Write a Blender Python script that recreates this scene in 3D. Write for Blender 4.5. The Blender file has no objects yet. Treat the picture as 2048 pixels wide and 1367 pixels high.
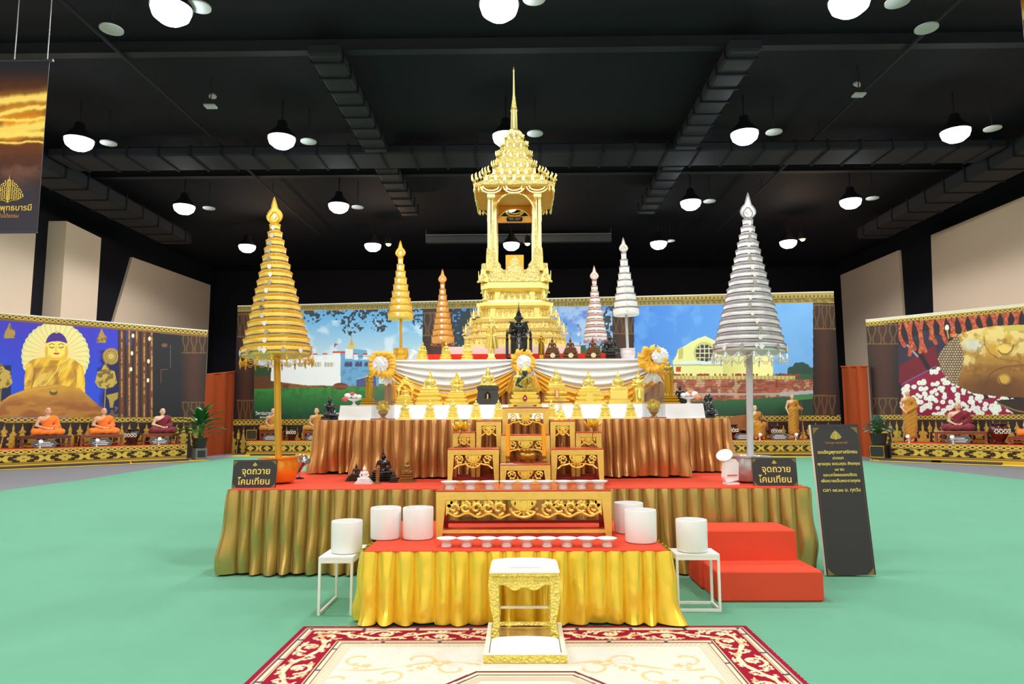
import bpy, math, random
import numpy as np
from mathutils import Matrix, Vector
random.seed(7); rng = np.random.default_rng(7)
PI = math.pi
# ---------------------------------------------------------------- camera
FPX, CAMH = 1385.0, 1.43
PITCH, YAW, ROLL = math.atan(152.5 / FPX), math.radians(.66), math.radians(.29)
FW = np.array([-math.sin(YAW)*math.cos(PITCH), math.cos(YAW)*math.cos(PITCH), math.sin(PITCH)])
_rt = np.array([math.cos(YAW), math.sin(YAW), 0.]); _up = np.cross(_rt, FW)
RT = _rt*math.cos(ROLL) - _up*math.sin(ROLL); UP = _up*math.cos(ROLL) + _rt*math.sin(ROLL)
CAM0 = np.array([0., 0., CAMH])
sc = bpy.context.scene
COL = sc.collection
cd = bpy.data.cameras.new('camera'); cam = bpy.data.objects.new('camera', cd); COL.objects.link(cam)
cd.sensor_width = 36; cd.lens = FPX/2048*36; cd.clip_start = .05; cd.clip_end = 200
mw = Matrix.Identity(4)
for i in range(3):
    mw[i][0], mw[i][1], mw[i][2], mw[i][3] = RT[i], UP[i], -FW[i], CAM0[i]
cam.matrix_world = mw
sc.camera = cam
# ---------------------------------------------------------------- world, exposure
w = bpy.data.worlds.new('world'); sc.world = w; w.use_nodes = True
w.node_tree.nodes['Background'].inputs[0].default_value = (.9, .95, 1, 1)
w.node_tree.nodes['Background'].inputs[1].default_value = .02
vs = sc.view_settings
vs.view_transform = 'Standard'; vs.look = 'None'; vs.exposure = 0.0; vs.gamma = 1.0; vs.use_curve_mapping = False
LAMP_W = 645.0          # watts of one high-bay lamp

# ---------------------------------------------------------------- pixel helpers (a pixel gives a direction, the plane gives the distance)
def ray(px, py): return FW + RT*(px-1024)/FPX - UP*(py-683.5)/FPX
def onz(px, py, z):
    d = ray(px, py); return CAM0 + d*((z-CAMH)/d[2])
def ony(px, py, y):
    d = ray(px, py); return CAM0 + d*(y/d[1])
def proj(P):
    v = np.asarray(P) - CAM0; k = v@FW
    return 1024+FPX*(v@RT)/k, 683.5-FPX*(v@UP)/k

# ---------------------------------------------------------------- materials
def lin(c):
    c = np.asarray(c, float)/255.
    return np.where(c <= .04045, c/12.92, ((c+.055)/1.055)**2.4)
MATS = {}
def mat(name, rgb=(200, 200, 200), rough=.5, metal=0., bump=None, spec=.5, noise=0, emit=None, alpha=None, sheen=0, coat=0, trans=0, weave=None):
    if name in MATS: return MATS[name]
    m = bpy.data.materials.new(name); m.use_nodes = True; nt = m.node_tree; b = nt.nodes['Principled BSDF']
    c = (*lin(rgb), 1)
    b.inputs['Base Color'].default_value = c; b.inputs['Roughness'].default_value = rough
    b.inputs['Metallic'].default_value = metal; b.inputs['Specular IOR Level'].default_value = spec
    if sheen: b.inputs['Sheen Weight'].default_value = sheen
    if coat: b.inputs['Coat Weight'].default_value = coat
    if trans: b.inputs['Transmission Weight'].default_value = trans; b.inputs['IOR'].default_value = 1.05
    if alpha is not None: b.inputs['Alpha'].default_value = alpha
    if emit:
        b.inputs['Emission Color'].default_value = (*lin(emit[0]), 1); b.inputs['Emission Strength'].default_value = emit[1]
    tc = None
    if bump or noise: tc = nt.nodes.new('ShaderNodeTexCoord')
    if noise:                                   # (scale, amount): gentle colour variation of the stuff itself
        n = nt.nodes.new('ShaderNodeTexNoise'); n.inputs['Scale'].default_value = noise[0]; n.inputs['Detail'].default_value = 4
        nt.links.new(tc.outputs['Object'], n.inputs['Vector'])
        mx = nt.nodes.new('ShaderNodeMix'); mx.data_type = 'RGBA'
        mx.inputs[6].default_value = (*[min(1, v*(1+noise[1])) for v in c[:3]], 1); mx.inputs[7].default_value = (*[v*(1-noise[1]) for v in c[:3]], 1)
        nt.links.new(n.outputs[0], mx.inputs[0]); nt.links.new(mx.outputs[2], b.inputs['Base Color'])
    if bump:                                    # (kind, scale, strength)
        kind, s, st = bump[:3]
        if kind == 'voronoi':
            t = nt.nodes.new('ShaderNodeTexVoronoi'); t.inputs['Scale'].default_value = s; out = t.outputs['Distance']
        elif kind == 'wave':
            t = nt.nodes.new('ShaderNodeTexWave'); t.inputs['Scale'].default_value = s; t.inputs['Distortion'].default_value = 3; out = t.outputs[0]
        else:
            t = nt.nodes.new('ShaderNodeTexNoise'); t.inputs['Scale'].default_value = s; t.inputs['Detail'].default_value = 5; out = t.outputs[0]
        mp = nt.nodes.new('ShaderNodeMapping')
        if len(bump) > 3: mp.inputs['Scale'].default_value = bump[3]
        nt.links.new(tc.outputs['Object'], mp.inputs[0]); nt.links.new(mp.outputs[0], t.inputs['Vector'])
        bp = nt.nodes.new('ShaderNodeBump'); bp.inputs['Strength'].default_value = st; bp.inputs['Distance'].default_value = .02
        nt.links.new(out, bp.inputs['Height']); nt.links.new(bp.outputs[0], b.inputs['Normal'])
    MATS[name] = m; return m
def printmat(name, rough=.55, spec=.4):
    if name in MATS: return MATS[name]
    m = bpy.data.materials.new(name); m.use_nodes = True; nt = m.node_tree; b = nt.nodes['Principled BSDF']
    a = nt.nodes.new('ShaderNodeAttribute'); a.attribute_name = 'Col'
    nt.links.new(a.outputs['Color'], b.inputs['Base Color']); b.inputs['Roughness'].default_value = rough; b.inputs['Specular IOR Level'].default_value = spec
    MATS[name] = m; return m

# ---------------------------------------------------------------- object helpers
def setp(o, label=None, cat=None, group=None, kind=None):
    if label: o['label'] = label
    if cat: o['category'] = cat
    if group: o['group'] = group
    if kind: o['kind'] = kind
    return o
def thing(name, label, cat, loc=(0, 0, 0), rz=0., group=None, scale=1.):
    o = bpy.data.objects.new(name, None); COL.objects.link(o); o.empty_display_size = .1
    o.location = [float(v) for v in loc]; o.rotation_euler = (0, 0, rz)
    if scale != 1.: o.scale = (scale,)*3
    return setp(o, label, cat, group)
def link(name, me, m, parent=None, loc=(0, 0, 0), rot=(0, 0, 0), scale=(1, 1, 1)):
    if m is not None and len(me.materials) == 0: me.materials.append(m)
    o = bpy.data.objects.new(name, me); COL.objects.link(o)
    if parent is not None: o.parent = parent
    o.location = [float(v) for v in loc]; o.rotation_euler = rot; o.scale = scale
    return o
def copytree(o, parent=None):
    c = o.copy(); COL.objects.link(c)
    if parent is not None: c.parent = parent
    for ch in list(o.children): copytree(ch, c)
    return c
class MB:
    def __init__(s): s.v = []; s.f = []
    def add(s, vs, fs):
        n = len(s.v); s.v += [tuple(float(q) for q in p) for p in vs]; s.f += [tuple(n+i for i in f) for f in fs]; return s
    def box(s, x0, x1, y0, y1, z0, z1, ch=0.):
        if ch:
            return s.loft([[(x0+ch, y0+ch, z0), (x1-ch, y0+ch, z0), (x1-ch, y1-ch, z0), (x0+ch, y1-ch, z0)], [(x0, y0, z0+ch), (x1, y0, z0+ch), (x1, y1, z0+ch), (x0, y1, z0+ch)],
                           [(x0, y0, z1-ch), (x1, y0, z1-ch), (x1, y1, z1-ch), (x0, y1, z1-ch)], [(x0+ch, y0+ch, z1), (x1-ch, y0+ch, z1), (x1-ch, y1-ch, z1), (x0+ch, y1-ch, z1)]])
        return s.loft([[(x0, y0, z0), (x1, y0, z0), (x1, y1, z0), (x0, y1, z0)], [(x0, y0, z1), (x1, y0, z1), (x1, y1, z1), (x0, y1, z1)]])
    def loft(s, rings, cap=True, closed=True):
        n = len(rings[0]); vs = [p for r in rings for p in r]; fs = []
        for i in range(len(rings)-1):
            for j in range(n if closed else n-1):
                k = (j+1) % n; fs.append((i*n+j, i*n+k, (i+1)*n+k, (i+1)*n+j))
        if cap and closed: fs.append(tuple(range(n-1, -1, -1))); fs.append(tuple((len(rings)-1)*n+j for j in range(n)))
        return s.add(vs, fs)
    def lathe(s, prof, n=24, c=(0, 0, 0), a0=0., cap=True):
        return s.loft([[(c[0]+r*math.cos(a0+2*PI*j/n), c[1]+r*math.sin(a0+2*PI*j/n), c[2]+z) for j in range(n)] for r, z in prof], cap)
    def sq(s, prof, c=(0, 0, 0)):
        return s.loft([[(c[0]-a, c[1]-b, c[2]+z), (c[0]+a, c[1]-b, c[2]+z), (c[0]+a, c[1]+b, c[2]+z), (c[0]-a, c[1]+b, c[2]+z)] for a, b, z in prof])
    def tube(s, pts, r, n=6, closed=False):
        P = [np.array(p, float) for p in pts]; rings = []
        for i, p in enumerate(P):
            if closed: t = P[(i+1) % len(P)]-P[i-1]
            else: t = P[min(i+1, len(P)-1)]-P[max(i-1, 0)]
            t = t/(np.linalg.norm(t)+1e-9); a = np.array([0, 0, 1.]) if abs(t[2]) < .9 else np.array([1., 0, 0])
            u = np.cross(t, a); u /= np.linalg.norm(u); v = np.cross(t, u); rr = r[i] if hasattr(r, '__len__') else r
            rings.append([tuple(p+rr*(math.cos(2*PI*j/n)*u+math.sin(2*PI*j/n)*v)) for j in range(n)])
        if closed: rings.append(rings[0])
        return s.loft(rings, not closed)
    def ball(s, c, r, nu=10, nv=6):
        r = r if hasattr(r, '__len__') else (r, r, r)
        return s.loft([[(c[0]+r[0]*math.sin(PI*(i+.02)/(nv+.04))*math.cos(2*PI*j/nu), c[1]+r[1]*math.sin(PI*(i+.02)/(nv+.04))*math.sin(2*PI*j/nu), c[2]-r[2]*math.cos(PI*(i+.02)/(nv+.04))) for j in range(nu)] for i in range(nv+1)])
    def prism(s, poly, y0, y1):                 # polygon in x,z pushed along y
        return s.loft([[(x, y0, z) for x, z in poly], [(x, y1, z) for x, z in poly]])
    def grid(s, fn, nu, nv):                    # fn(u,v)->(x,y,z)
        vs = [fn(i/nu, j/nv) for j in range(nv+1) for i in range(nu+1)]
        return s.add(vs, [(j*(nu+1)+i, j*(nu+1)+i+1, (j+1)*(nu+1)+i+1, (j+1)*(nu+1)+i) for j in range(nv) for i in range(nu)])
    def mesh(s, name, m=None, smooth=None):
        me = bpy.data.meshes.new(name); me.from_pydata(s.v, [], s.f); me.update()
        if smooth is not None and smooth is not False:
            me.shade_smooth()
            if smooth is not True: me.set_sharp_from_angle(angle=math.radians(smooth))
        if m is not None: me.materials.append(m)
        return me
    def build(s, name, m, parent=None, smooth=None, loc=(0, 0, 0), rot=(0, 0, 0), scale=(1, 1, 1)):
        return link(name, s.mesh(name, m, smooth), m, parent, loc, rot, scale)
def arrmesh(name, V, F, m=None, smooth=True):
    me = bpy.data.meshes.new(name); V = np.asarray(V, np.float32); F = np.asarray(F, np.int32)
    me.vertices.add(len(V)); me.vertices.foreach_set('co', V.ravel())
    k = F.shape[1]; me.loops.add(F.size); me.loops.foreach_set('vertex_index', F.ravel())
    me.polygons.add(len(F)); me.polygons.foreach_set('loop_start', np.arange(0, F.size, k, dtype=np.int32)); 
    me.update(calc_edges=True); me.validate()
    if smooth: me.shade_smooth()
    if m is not None: me.materials.append(m)
    return me
def textmesh(name, body, size, m, parent=None, loc=(0, 0, 0), rot=(PI/2, 0, 0), align='CENTER', ext=.0006, sx=1., bold=.012):
    cu = bpy.data.curves.new(name, 'FONT'); cu.body = body; cu.size = size; cu.align_x = align; cu.extrude = ext; cu.resolution_u = 3; cu.offset = bold*size
    o = bpy.data.objects.new(name, cu); COL.objects.link(o)
    dg = bpy.context.evaluated_depsgraph_get(); dg.update()
    me = bpy.data.meshes.new_from_object(o.evaluated_get(dg)); bpy.data.objects.remove(o); bpy.data.curves.remove(cu)
    me.name = name; me.materials.clear(); me.materials.append(m)
    return link(name, me, m, parent, loc, rot, (sx, 1, 1))

# ---------------------------------------------------------------- sculpted figures: smooth union of limbs -> one skin (surface nets)
def cone(P, a, b, r0, r1):
    a = np.array(a, float); ab = np.array(b, float)-a
    t = np.clip(((P-a)@ab)/(ab@ab+1e-12), 0, 1); return np.linalg.norm(P-a-t[..., None]*ab, axis=-1)-(r0+(r1-r0)*t)
def elli(P, c, r):
    q = (P-np.array(c))/np.array(r); k0 = np.linalg.norm(q, axis=-1); k1 = np.linalg.norm(q/np.array(r), axis=-1)
    return k0*(k0-1)/(k1+1e-9)
def smin(a, b, k):
    h = np.clip(.5+.5*(b-a)/k, 0, 1); return b+(a-b)*h-k*h*(1-h)
def field(P, prims, k):
    d = None
    for p in prims:
        kk = k
        if p[0] == 'c': e = cone(P, *p[1:5]); kk = p[5] if len(p) > 5 else k
        else: e = elli(P, *p[1:3]); kk = p[3] if len(p) > 3 else k
        d = e if d is None else smin(d, e, kk)
    return d
def nets(S, lo, h):
    nx, ny, nz = S.shape; s = S < 0
    cs = [(i, j, k) for i in (0, 1) for j in (0, 1) for k in (0, 1)]
    sl = lambda A, c: A[c[0]:nx-1+c[0], c[1]:ny-1+c[1], c[2]:nz-1+c[2]]
    tot = sum(sl(s, c).astype(np.int8) for c in cs); act = (tot > 0) & (tot < 8)
    I = np.argwhere(act); idx = -np.ones(act.shape, np.int64); idx[act] = np.arange(len(I))
    acc = np.zeros((len(I), 3)); cnt = np.zeros(len(I))
    for a in cs:
        for ax in range(3):
            if a[ax]: continue
            b = list(a); b[ax] = 1
            va = sl(S, a)[act]; vb = sl(S, b)[act]; cr = (va < 0) != (vb < 0)
            t = np.where(cr, va/np.where(cr, va-vb, 1), 0); p = np.array(a, float)[None].repeat(len(I), 0); p[:, ax] += t
            acc += p*cr[:, None]; cnt += cr
    V = (I+acc/cnt[:, None])*h+np.array(lo)
    F = []
    for ax in range(3):
        o1, o2 = [(1, 2), (2, 0), (0, 1)][ax]
        A = [slice(None)]*3; B = [slice(None)]*3; A[ax] = slice(0, -1); B[ax] = slice(1, None)
        ch = s[tuple(A)] != s[tuple(B)]
        E = np.argwhere(ch); E = E[(E[:, o1] > 0) & (E[:, o2] > 0) & (E[:, o1] < S.shape[o1]-1) & (E[:, o2] < S.shape[o2]-1)]
        q = []
        for d1, d2 in ((0, 0), (-1, 0), (-1, -1), (0, -1)):
            e = E.copy(); e[:, o1] += d1; e[:, o2] += d2; q.append(idx[e[:, 0], e[:, 1], e[:, 2]])
        q = np.stack(q, 1); ins = s[E[:, 0], E[:, 1], E[:, 2]]
        q[~ins] = q[~ins][:, ::-1]; F.append(q)
    return V, np.concatenate(F)
def sculpt(name, fn, lo, hi, h, m=None, scale=1.):
    ax = [np.arange(lo[i], hi[i]+h, h) for i in range(3)]
    P = np.stack(np.meshgrid(*ax, indexing='ij'), -1)
    V, F = nets(fn(P), lo, h)
    return arrmesh(name, V*scale, F, m)
# ---------------------------------------------------------------- figure library (unit: seat to crown about 1, facing -y)
def mirror(pr):
    out = []
    for p in pr:
        if p[0] == 'c': out.append(('c', (-p[1][0],)+tuple(p[1][1:]), (-p[2][0],)+tuple(p[2][1:]))+tuple(p[3:]))
        else: out.append(('e', (-p[1][0],)+tuple(p[1][1:]))+tuple(p[2:]))
    return out
LEG = [('c', (.13, .02, .1), (.42, -.2, .09), .125, .1), ('c', (.42, -.2, .085), (.02, -.34, .075), .09, .06), ('e', (-.1, -.33, .09), (.11, .06, .045), .03)]
ARM_UP = [('c', (.25, .02, .585), (.345, .04, .33), .082, .062)]
ARM_LAP = [('c', (.345, .04, .33), (.1, -.24, .2), .058, .042), ('e', (.04, -.27, .185), (.09, .06, .035), .03)]
ARM_EARTH = [('c', (.345, .04, .33), (.33, -.24, .235), .058, .04), ('c', (.33, -.25, .23), (.32, -.345, .08), .038, .018)]
TORSO = [('e', (0, .03, .14), (.24, .19, .14)), ('c', (0, .03, .2), (0, .03, .5), .14, .175), ('e', (0, .01, .53), (.24, .135, .13)), ('c', (-.2, .02, .6), (.2, .02, .6), .075, .075)]
HEAD = [('c', (0, .02, .62), (0, 0, .76), .075, .07), ('e', (0, -.01, .855), (.112, .125, .148)), ('c', (0, -.128, .875), (0, -.148, .835), .012, .02, .015), ('e', (.117, .01, .83), (.022, .035, .085), .015), ('e', (-.117, .01, .83), (.022, .035, .085), .015),
        ('e', (0, -.125, .795), (.035, .02, .012), .012), ('e', (.045, -.112, .87), (.028, .02, .016), .012), ('e', (-.045, -.112, .87), (.028, .02, .016), .012)]
USH = [('e', (0, .02, .975), (.1, .105, .07), .02), ('e', (0, .02, 1.03), (.055, .055, .06), .02)]
SASH = [('c', (.1, -.135, .6), (.12, -.17, .26), .022, .018, .01)]
def seated(kind):
    a = TORSO+HEAD+USH+SASH+LEG+mirror(LEG)+ARM_UP+mirror(ARM_UP)+ARM_LAP
    return a+(mirror(ARM_LAP) if kind == 'lap' else mirror(ARM_EARTH))
FIG = {}
def figmesh(key):
    if key in FIG: return FIG[key]
    k = .045
    if key in ('lap', 'earth'):
        pr = seated(key); me = sculpt('seated_'+key, lambda P: field(P, pr, k), (-.62, -.5, -.04), (.62, .32, 1.14), .023)
    elif key == 'stand':                     # standing, both hands at the belly over an alms bowl, robe hanging
        pr = HEADS(1.42)+[('c', (0, .02, 2.05), (0, .02, 1.62), .2, .16), ('e', (0, .02, 2.1), (.27, .15, .14)), ('c', (-.2, .02, 2.13), (.2, .02, 2.13), .075, .075), ('c', (0, .02, 1.6), (0, .04, .25), .185, .2),
              ('c', (.14, .02, 1.55), (.19, .03, .12), .12, .1), ('c', (-.14, .02, 1.55), (-.19, .03, .12), .12, .1), ('c', (.1, -.02, .1), (.1, -.12, .03), .055, .045), ('c', (-.1, -.02, .1), (-.1, -.12, .03), .055, .045)]
        for s in (1, -1): pr += [('c', (s*.27, .02, 2.1), (s*.34, .03, 1.8), .08, .065), ('c', (s*.34, .03, 1.8), (s*.08, -.2, 1.68), .06, .04), ('c', (s*.33, .05, 1.75), (s*.3, .06, .22), .035, .06, .06)]
        pr += [('e', (0, -.19, 1.7), (.12, .09, .07))]
        me = sculpt('standing', lambda P: field(P, pr, k), (-.5, -.34, -.04), (.5, .3, 2.62), .03)
    elif key == 'stand_deco':                # standing in jewelled robe that flares at the hem, hands raised at the chest
        pr = HEADS(1.42)+[('c', (0, .02, 2.05), (0, .02, 1.62), .2, .15), ('e', (0, .02, 2.1), (.27, .15, .14)), ('c', (0, .02, 1.6), (0, .04, .5), .17, .2), ('c', (-.2, .02, 2.13), (.2, .02, 2.13), .075, .075),
              ('c', (.12, .02, .55), (.12, .02, .05), .09, .075), ('c', (-.12, .02, .55), (-.12, .02, .05), .09, .075), ('c', (.1, -.02, .08), (.1, -.12, .03), .055, .045), ('c', (-.1, -.02, .08), (-.1, -.12, .03), .055, .045)]
        for s in (1, -1): pr += [('c', (s*.27, .02, 2.1), (s*.36, .02, 1.82), .08, .065), ('c', (s*.36, .02, 1.82), (s*.2, -.22, 1.95), .06, .045), ('e', (s*.19, -.26, 2.03), (.045, .025, .085)), ('c', (s*.26, .04, 1.7), (s*.44, .05, .45), .05, .045, .06),
                                 ('c', (s*.15, .02, 1.3), (s*.3, .03, .5), .14, .1)]
        pr += [('c', (0, -.16, 1.9), (0, -.2, .5), .05, .07)]
        me = sculpt('standing_deco', lambda P: field(P, pr, k), (-.58, -.36, -.04), (.58, .3, 2.62), .03)
    elif key == 'king':                      # crowned, sitting upright on a throne with the feet down
        pr = [(p[0],)+tuple(shift(p, .62)) for p in TORSO+HEAD]
        for s in (1, -1): pr += [('c', (s*.13, 0, .74), (s*.2, -.36, .72), .125, .11), ('c', (s*.2, -.36, .7), (s*.17, -.34, .12), .1, .065), ('c', (s*.17, -.32, .06), (s*.18, -.46, .04), .06, .045),
                                 ('c', (s*.25, .02, 1.2), (s*.33, .02, .95), .082, .062), ('c', (s*.33, .02, .95), (s*.12 if s < 0 else .22, -.28, 1.0 if s < 0 else .84), .058, .042)]
        pr += [('c', (.2, -.05, 1.27), (.38, -.02, 1.34), .06, .015), ('c', (-.2, -.05, 1.27), (-.38, -.02, 1.34), .06, .015), ('c', (0, -.3, .72), (0, -.34, .3), .1, .12)]
        me = sculpt('king', lambda P: field(P, pr, k), (-.48, -.56, -.02), (.48, .32, 1.72), .026)
    FIG[key] = me; return me
def shift(p, dz):
    if p[0] == 'c': return ((p[1][0], p[1][1], p[1][2]+dz), (p[2][0], p[2][1], p[2][2]+dz))+tuple(p[3:])
    return ((p[1][0], p[1][1], p[1][2]+dz),)+tuple(p[2:])
def HEADS(dz): return [(p[0],)+tuple(shift(p, dz+.08)) for p in HEAD+USH]
# ================================================================ the hall
FLOORM = mat('grey_floor', (120, 122, 128), .7, bump=('noise', 60, .05)); CARP = mat('green_carpet', (108, 168, 138), .95, bump=('noise', 400, .25), noise=(1.2, .06), spec=.1)
BLK = mat('black_paint', (24, 24, 31), .8, spec=.2); BLK2 = mat('duct_black', (27, 28, 33), .7, spec=.3)
BEIGE = mat('beige_wall_panel', (236, 214, 188), .8, bump=('wave', .6, .05), noise=(.5, .05), spec=.2); WHITE = mat('white_gloss', (238, 238, 238), .3); WMATT = mat('white_matt', (235, 235, 232), .6)
XL, XR, YB, YF, ZC = -18.0, 18.4, 40.2, -8.0, 10.2
def struct(name, mb, m): return setp(mb.build(name, m), kind='structure')
struct('floor', MB().box(XL, XR, YF, YB, -.1, 0), FLOORM)
struct('ceiling', MB().box(XL, XR, YF, YB, ZC, ZC+.1), BLK)
struct('wall_back', MB().box(XL, XR, YB, YB+.2, 0, ZC), BLK)
struct('wall_front', MB().box(XL, XR, YF-.2, YF, 0, ZC), BEIGE)
struct('wall_left', MB().box(XL-.2, XL, YF, YB, 0, ZC), BLK)
struct('wall_right', MB().box(XR, XR+.2, YF, YB, 0, ZC), BLK)
def onx(px, py, x):
    d = ray(px, py); return CAM0+d*(x/d[0])
def wallpanel(n, pts, x, side, th):
    q = [(p[1], p[2]) for p in pts]
    struct('trim_%d' % n, MB().loft([[(x, a, b) for a, b in q], [(x+side*th, a, b) for a, b in q]]), BEIGE)
def wp(x, *px): return [onx(a, b, x) for a, b in px]
def zset(p, z): return np.array([p[0], p[1], z])
L1 = wp(XL, (67, 445), (97, 442), (169, 476), (260, 514), (417, 570), (235, 640), (415, 660), (160, 640))
YA = onx(97, 442, XL)[1]; YAE = onx(169, 476, XL)[1]; Y0 = onx(67, 445, XL)[1]
wallpanel(1, [(XL, 1, 0), (XL, Y0, 0), (XL, Y0, 8.9), (XL, 1, 8.9)], XL, 1, .12)
wallpanel(2, [(XL, YA, 0), (XL, YAE, 0), (XL, YAE, L1[2][2]), (XL, YA, L1[1][2])], XL, 1, .7)
wallpanel(3, [(XL, L1[5][1]-2.6, 0), (XL, L1[4][1], 0), (XL, L1[4][1], L1[4][2]), (XL, L1[3][1], L1[3][2])], XL, 1, .12)
R1 = wp(XR, (1685, 550), (1802, 500), (1867, 470), (2048, 395), (1858, 630))
wallpanel(4, [(XR, R1[0][1], 0), (XR, R1[1][1], 0), (XR, R1[1][1], R1[1][2]), (XR, R1[0][1], R1[0][2])], XR, -1, .12)
wallpanel(5, [(XR, R1[2][1]+.6, 0), (XR, 1, 0), (XR, 1, 9.4), (XR, R1[3][1], R1[3][2]), (XR, R1[2][1], R1[2][2])], XR, -1, .12)
# carpet (green felt laid over the grey floor)
cp = [(-11.3, YF+.2), (11.3, YF+.2), (11.2, 17.5), (11.0, 22.5), (10.9, 24.9), (-11.0, 27.0), (-11.0, 22.2), (-10.6, 17.0)]
setp(MB().loft([[(x, y, 0) for x, y in cp], [(x, y, .006) for x, y in cp]]).build('carpet', CARP), 'mint green felt carpet covering the middle of the hall floor', 'carpet')
# ---------------------------------------------------------------- high-bay lamps
GLOW = mat('lamp_glow', (255, 255, 255), emit=((240, 246, 255), 30.)); GLOWW = mat('warm_lamp_glow', (255, 200, 130), emit=((255, 176, 92), 5.))
HOUS = mat('lamp_housing', (22, 23, 26), .5, .3); SPK = mat('speaker_grille', (178, 180, 176), .7)
lamp_h = MB().lathe([(.05, .5), (.12, .48), (.16, .3), (.36, .08), (.38, 0), (.33, 0), (.30, .05)], 24).mesh('housing', HOUS, 40)
lamp_g = MB().lathe([(.33, .045), (.36, -.04), (.32, -.16), (.2, -.26), (.001, -.3)], 24).mesh('lens', GLOW, True)
lamp_s = MB().lathe([(.02, .48), (.02, ZC-9.1)], 8).mesh('stem', HOUS)
LX = (-12.1, -6.5, -.35, 6.15, 11.85); LROWS = {12.15: 'first', 18.2: 'second', 24.2: 'third', 30.0: 'fourth'}
wl = bpy.data.lights.new('high_bay_light', 'SPOT'); wl.spot_size = math.radians(168); wl.spot_blend = .25; wl.shadow_soft_size = .28; wl.energy = LAMP_W; wl.color = (1, .99, .97)
for yy in (-5.95, .1, 6.1, 12.15, 18.2, 24.2, 30.0):
    for xx in LX:
        t = thing('high_bay_lamp', 'round white high bay lamp glowing under the black ceiling', 'ceiling lamp', (xx, yy, 9.1), 0, 'high bay lamps in a grid under the ceiling')
        link('housing', lamp_h, HOUS, t); link('lens', lamp_g, GLOW, t); link('stem', lamp_s, HOUS, t)
        l = bpy.data.objects.new('high_bay_light', wl); COL.objects.link(l); l.parent = t; l.location = (0, 0, -.34)
wm = bpy.data.lights.new('warm_light', 'POINT'); wm.energy = 120; wm.color = (1, .6, .3); wm.shadow_soft_size = .12
warm_h = MB().lathe([(.03, .35), (.1, .33), (.14, .1), (.15, 0), (.12, 0), (.11, .03)], 16).mesh('housing', HOUS, 40); warm_g = MB().lathe([(.11, .03), (.11, 0), (.08, -.06), (.001, -.09)], 16).mesh('lens', GLOWW)
warm_s = MB().lathe([(.012, .34), (.012, ZC-8.9)], 6).mesh('stem', HOUS)
for px, py in ((540, 497), (777, 488), (1055, 487), (1605, 478)):
    p = onz(px, py, 8.9); t = thing('spot_lamp', 'small warm orange spot lamp hanging beside a white high bay lamp', 'ceiling lamp', p, 0, 'warm spot lamps near the back wall')
    link('housing', warm_h, HOUS, t); link('lens', warm_g, GLOWW, t); link('stem', warm_s, HOUS, t)
    l = bpy.data.objects.new('warm_light', wm); COL.objects.link(l); l.parent = t; l.location = (0, 0, -.15)
spk = MB().lathe([(.001, -.03), (.15, -.02), (.22, .0), (.22, .03), (.1, .04)], 20).mesh('grille', SPK, 40); spk_s = MB().lathe([(.015, .03), (.015, ZC-9.2)], 6).mesh('stem', BLK2)
for px, py in ((398, 15), (223, 60), (1070, 268), (217, 287), (617, 284), (1548, 265), (1985, 258), (418, 417), (715, 415), (1419, 403), (1745, 397), (1853, 58), (1795, 5), (1340, 482), (1068, -2)):
    t = thing('ceiling_speaker', 'pale round ceiling speaker disc, unlit, beside a high bay lamp', 'speaker', onz(px, py, 9.2), 0, 'round ceiling speakers')
    link('grille', spk, SPK, t); link('stem', spk_s, BLK2, t)
# ---------------------------------------------------------------- ducts, rail and other things under the ceiling
def duct(label, x0, x1, y0, y1, z0, z1, ribs):
    t = thing('air_duct', label, 'duct', ((x0+x1)/2, (y0+y1)/2, z0)); cx, cy = (x0+x1)/2, (y0+y1)/2
    MB().box(x0-cx, x1-cx, y0-cy, y1-cy, 0, z1-z0, .05).build('duct_body', BLK2, t)
    along = (x1-x0) > (y1-y0); n = ribs; e = .03
    for i in range(n):
        f = (i+.5)/n
        if along: m = MB().box(-.03, .03, y0-cy-e, y1-cy+e, -e, z1-z0+e); l = (x0-cx+f*(x1-x0), 0, 0)
        else: m = MB().box(x0-cx-e, x1-cx+e, -.03, .03, -e, z1-z0+e); l = (0, y0-cy+f*(y1-y0), 0)
        m.build('flange', BLK, t, loc=l)
        if i % 3 == 1: MB().tube([(l[0], l[1], z1-z0), (l[0], l[1], ZC-z0)], .012, 6).build('hanger', BLK2, t)
duct('wide black duct crossing the hall under the ceiling', -14.5, 14.8, 20.4, 21.7, 9.5, 9.8, 30)
duct('long black duct running back above the gold umbrella side', -4.7, -4.0, 14.6, 20.35, 9.5, 9.8, 8)
duct('short black duct behind the cross duct above the gold umbrella side', -4.7, -4.0, 21.75, 27, 9.5, 9.8, 6)
duct('long black duct running back above the silver umbrella side', 4.7, 5.4, 14.6, 20.35, 9.5, 9.8, 8)
duct('short black duct behind the cross duct above the silver umbrella side', 4.7, 5.4, 21.75, 27, 9.5, 9.8, 6)
duct('long black duct beside the wall above the meditating figures in orange', -15.9, -14.6, 14, 30, 9.2, 9.7, 14)
duct('long black duct beside the wall above the reclining head picture', 14.9, 16.2, 14, 30, 9.2, 9.7, 14)
for i, (y, z) in enumerate(((15.2, 9.9), (23.4, 9.9))):
    t = thing('ceiling_beam', ('dark steel beam across the ceiling in front of the cross duct', 'dark steel beam across the ceiling behind the cross duct')[i], 'beam', (0, y, z))
    MB().box(XL+.05, XR-.05, -.02, .02, 0, .3).build('web', BLK2, t); MB().box(XL+.05, XR-.05, -.12, .12, -.02, 0).build('flange', BLK2, t)
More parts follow.
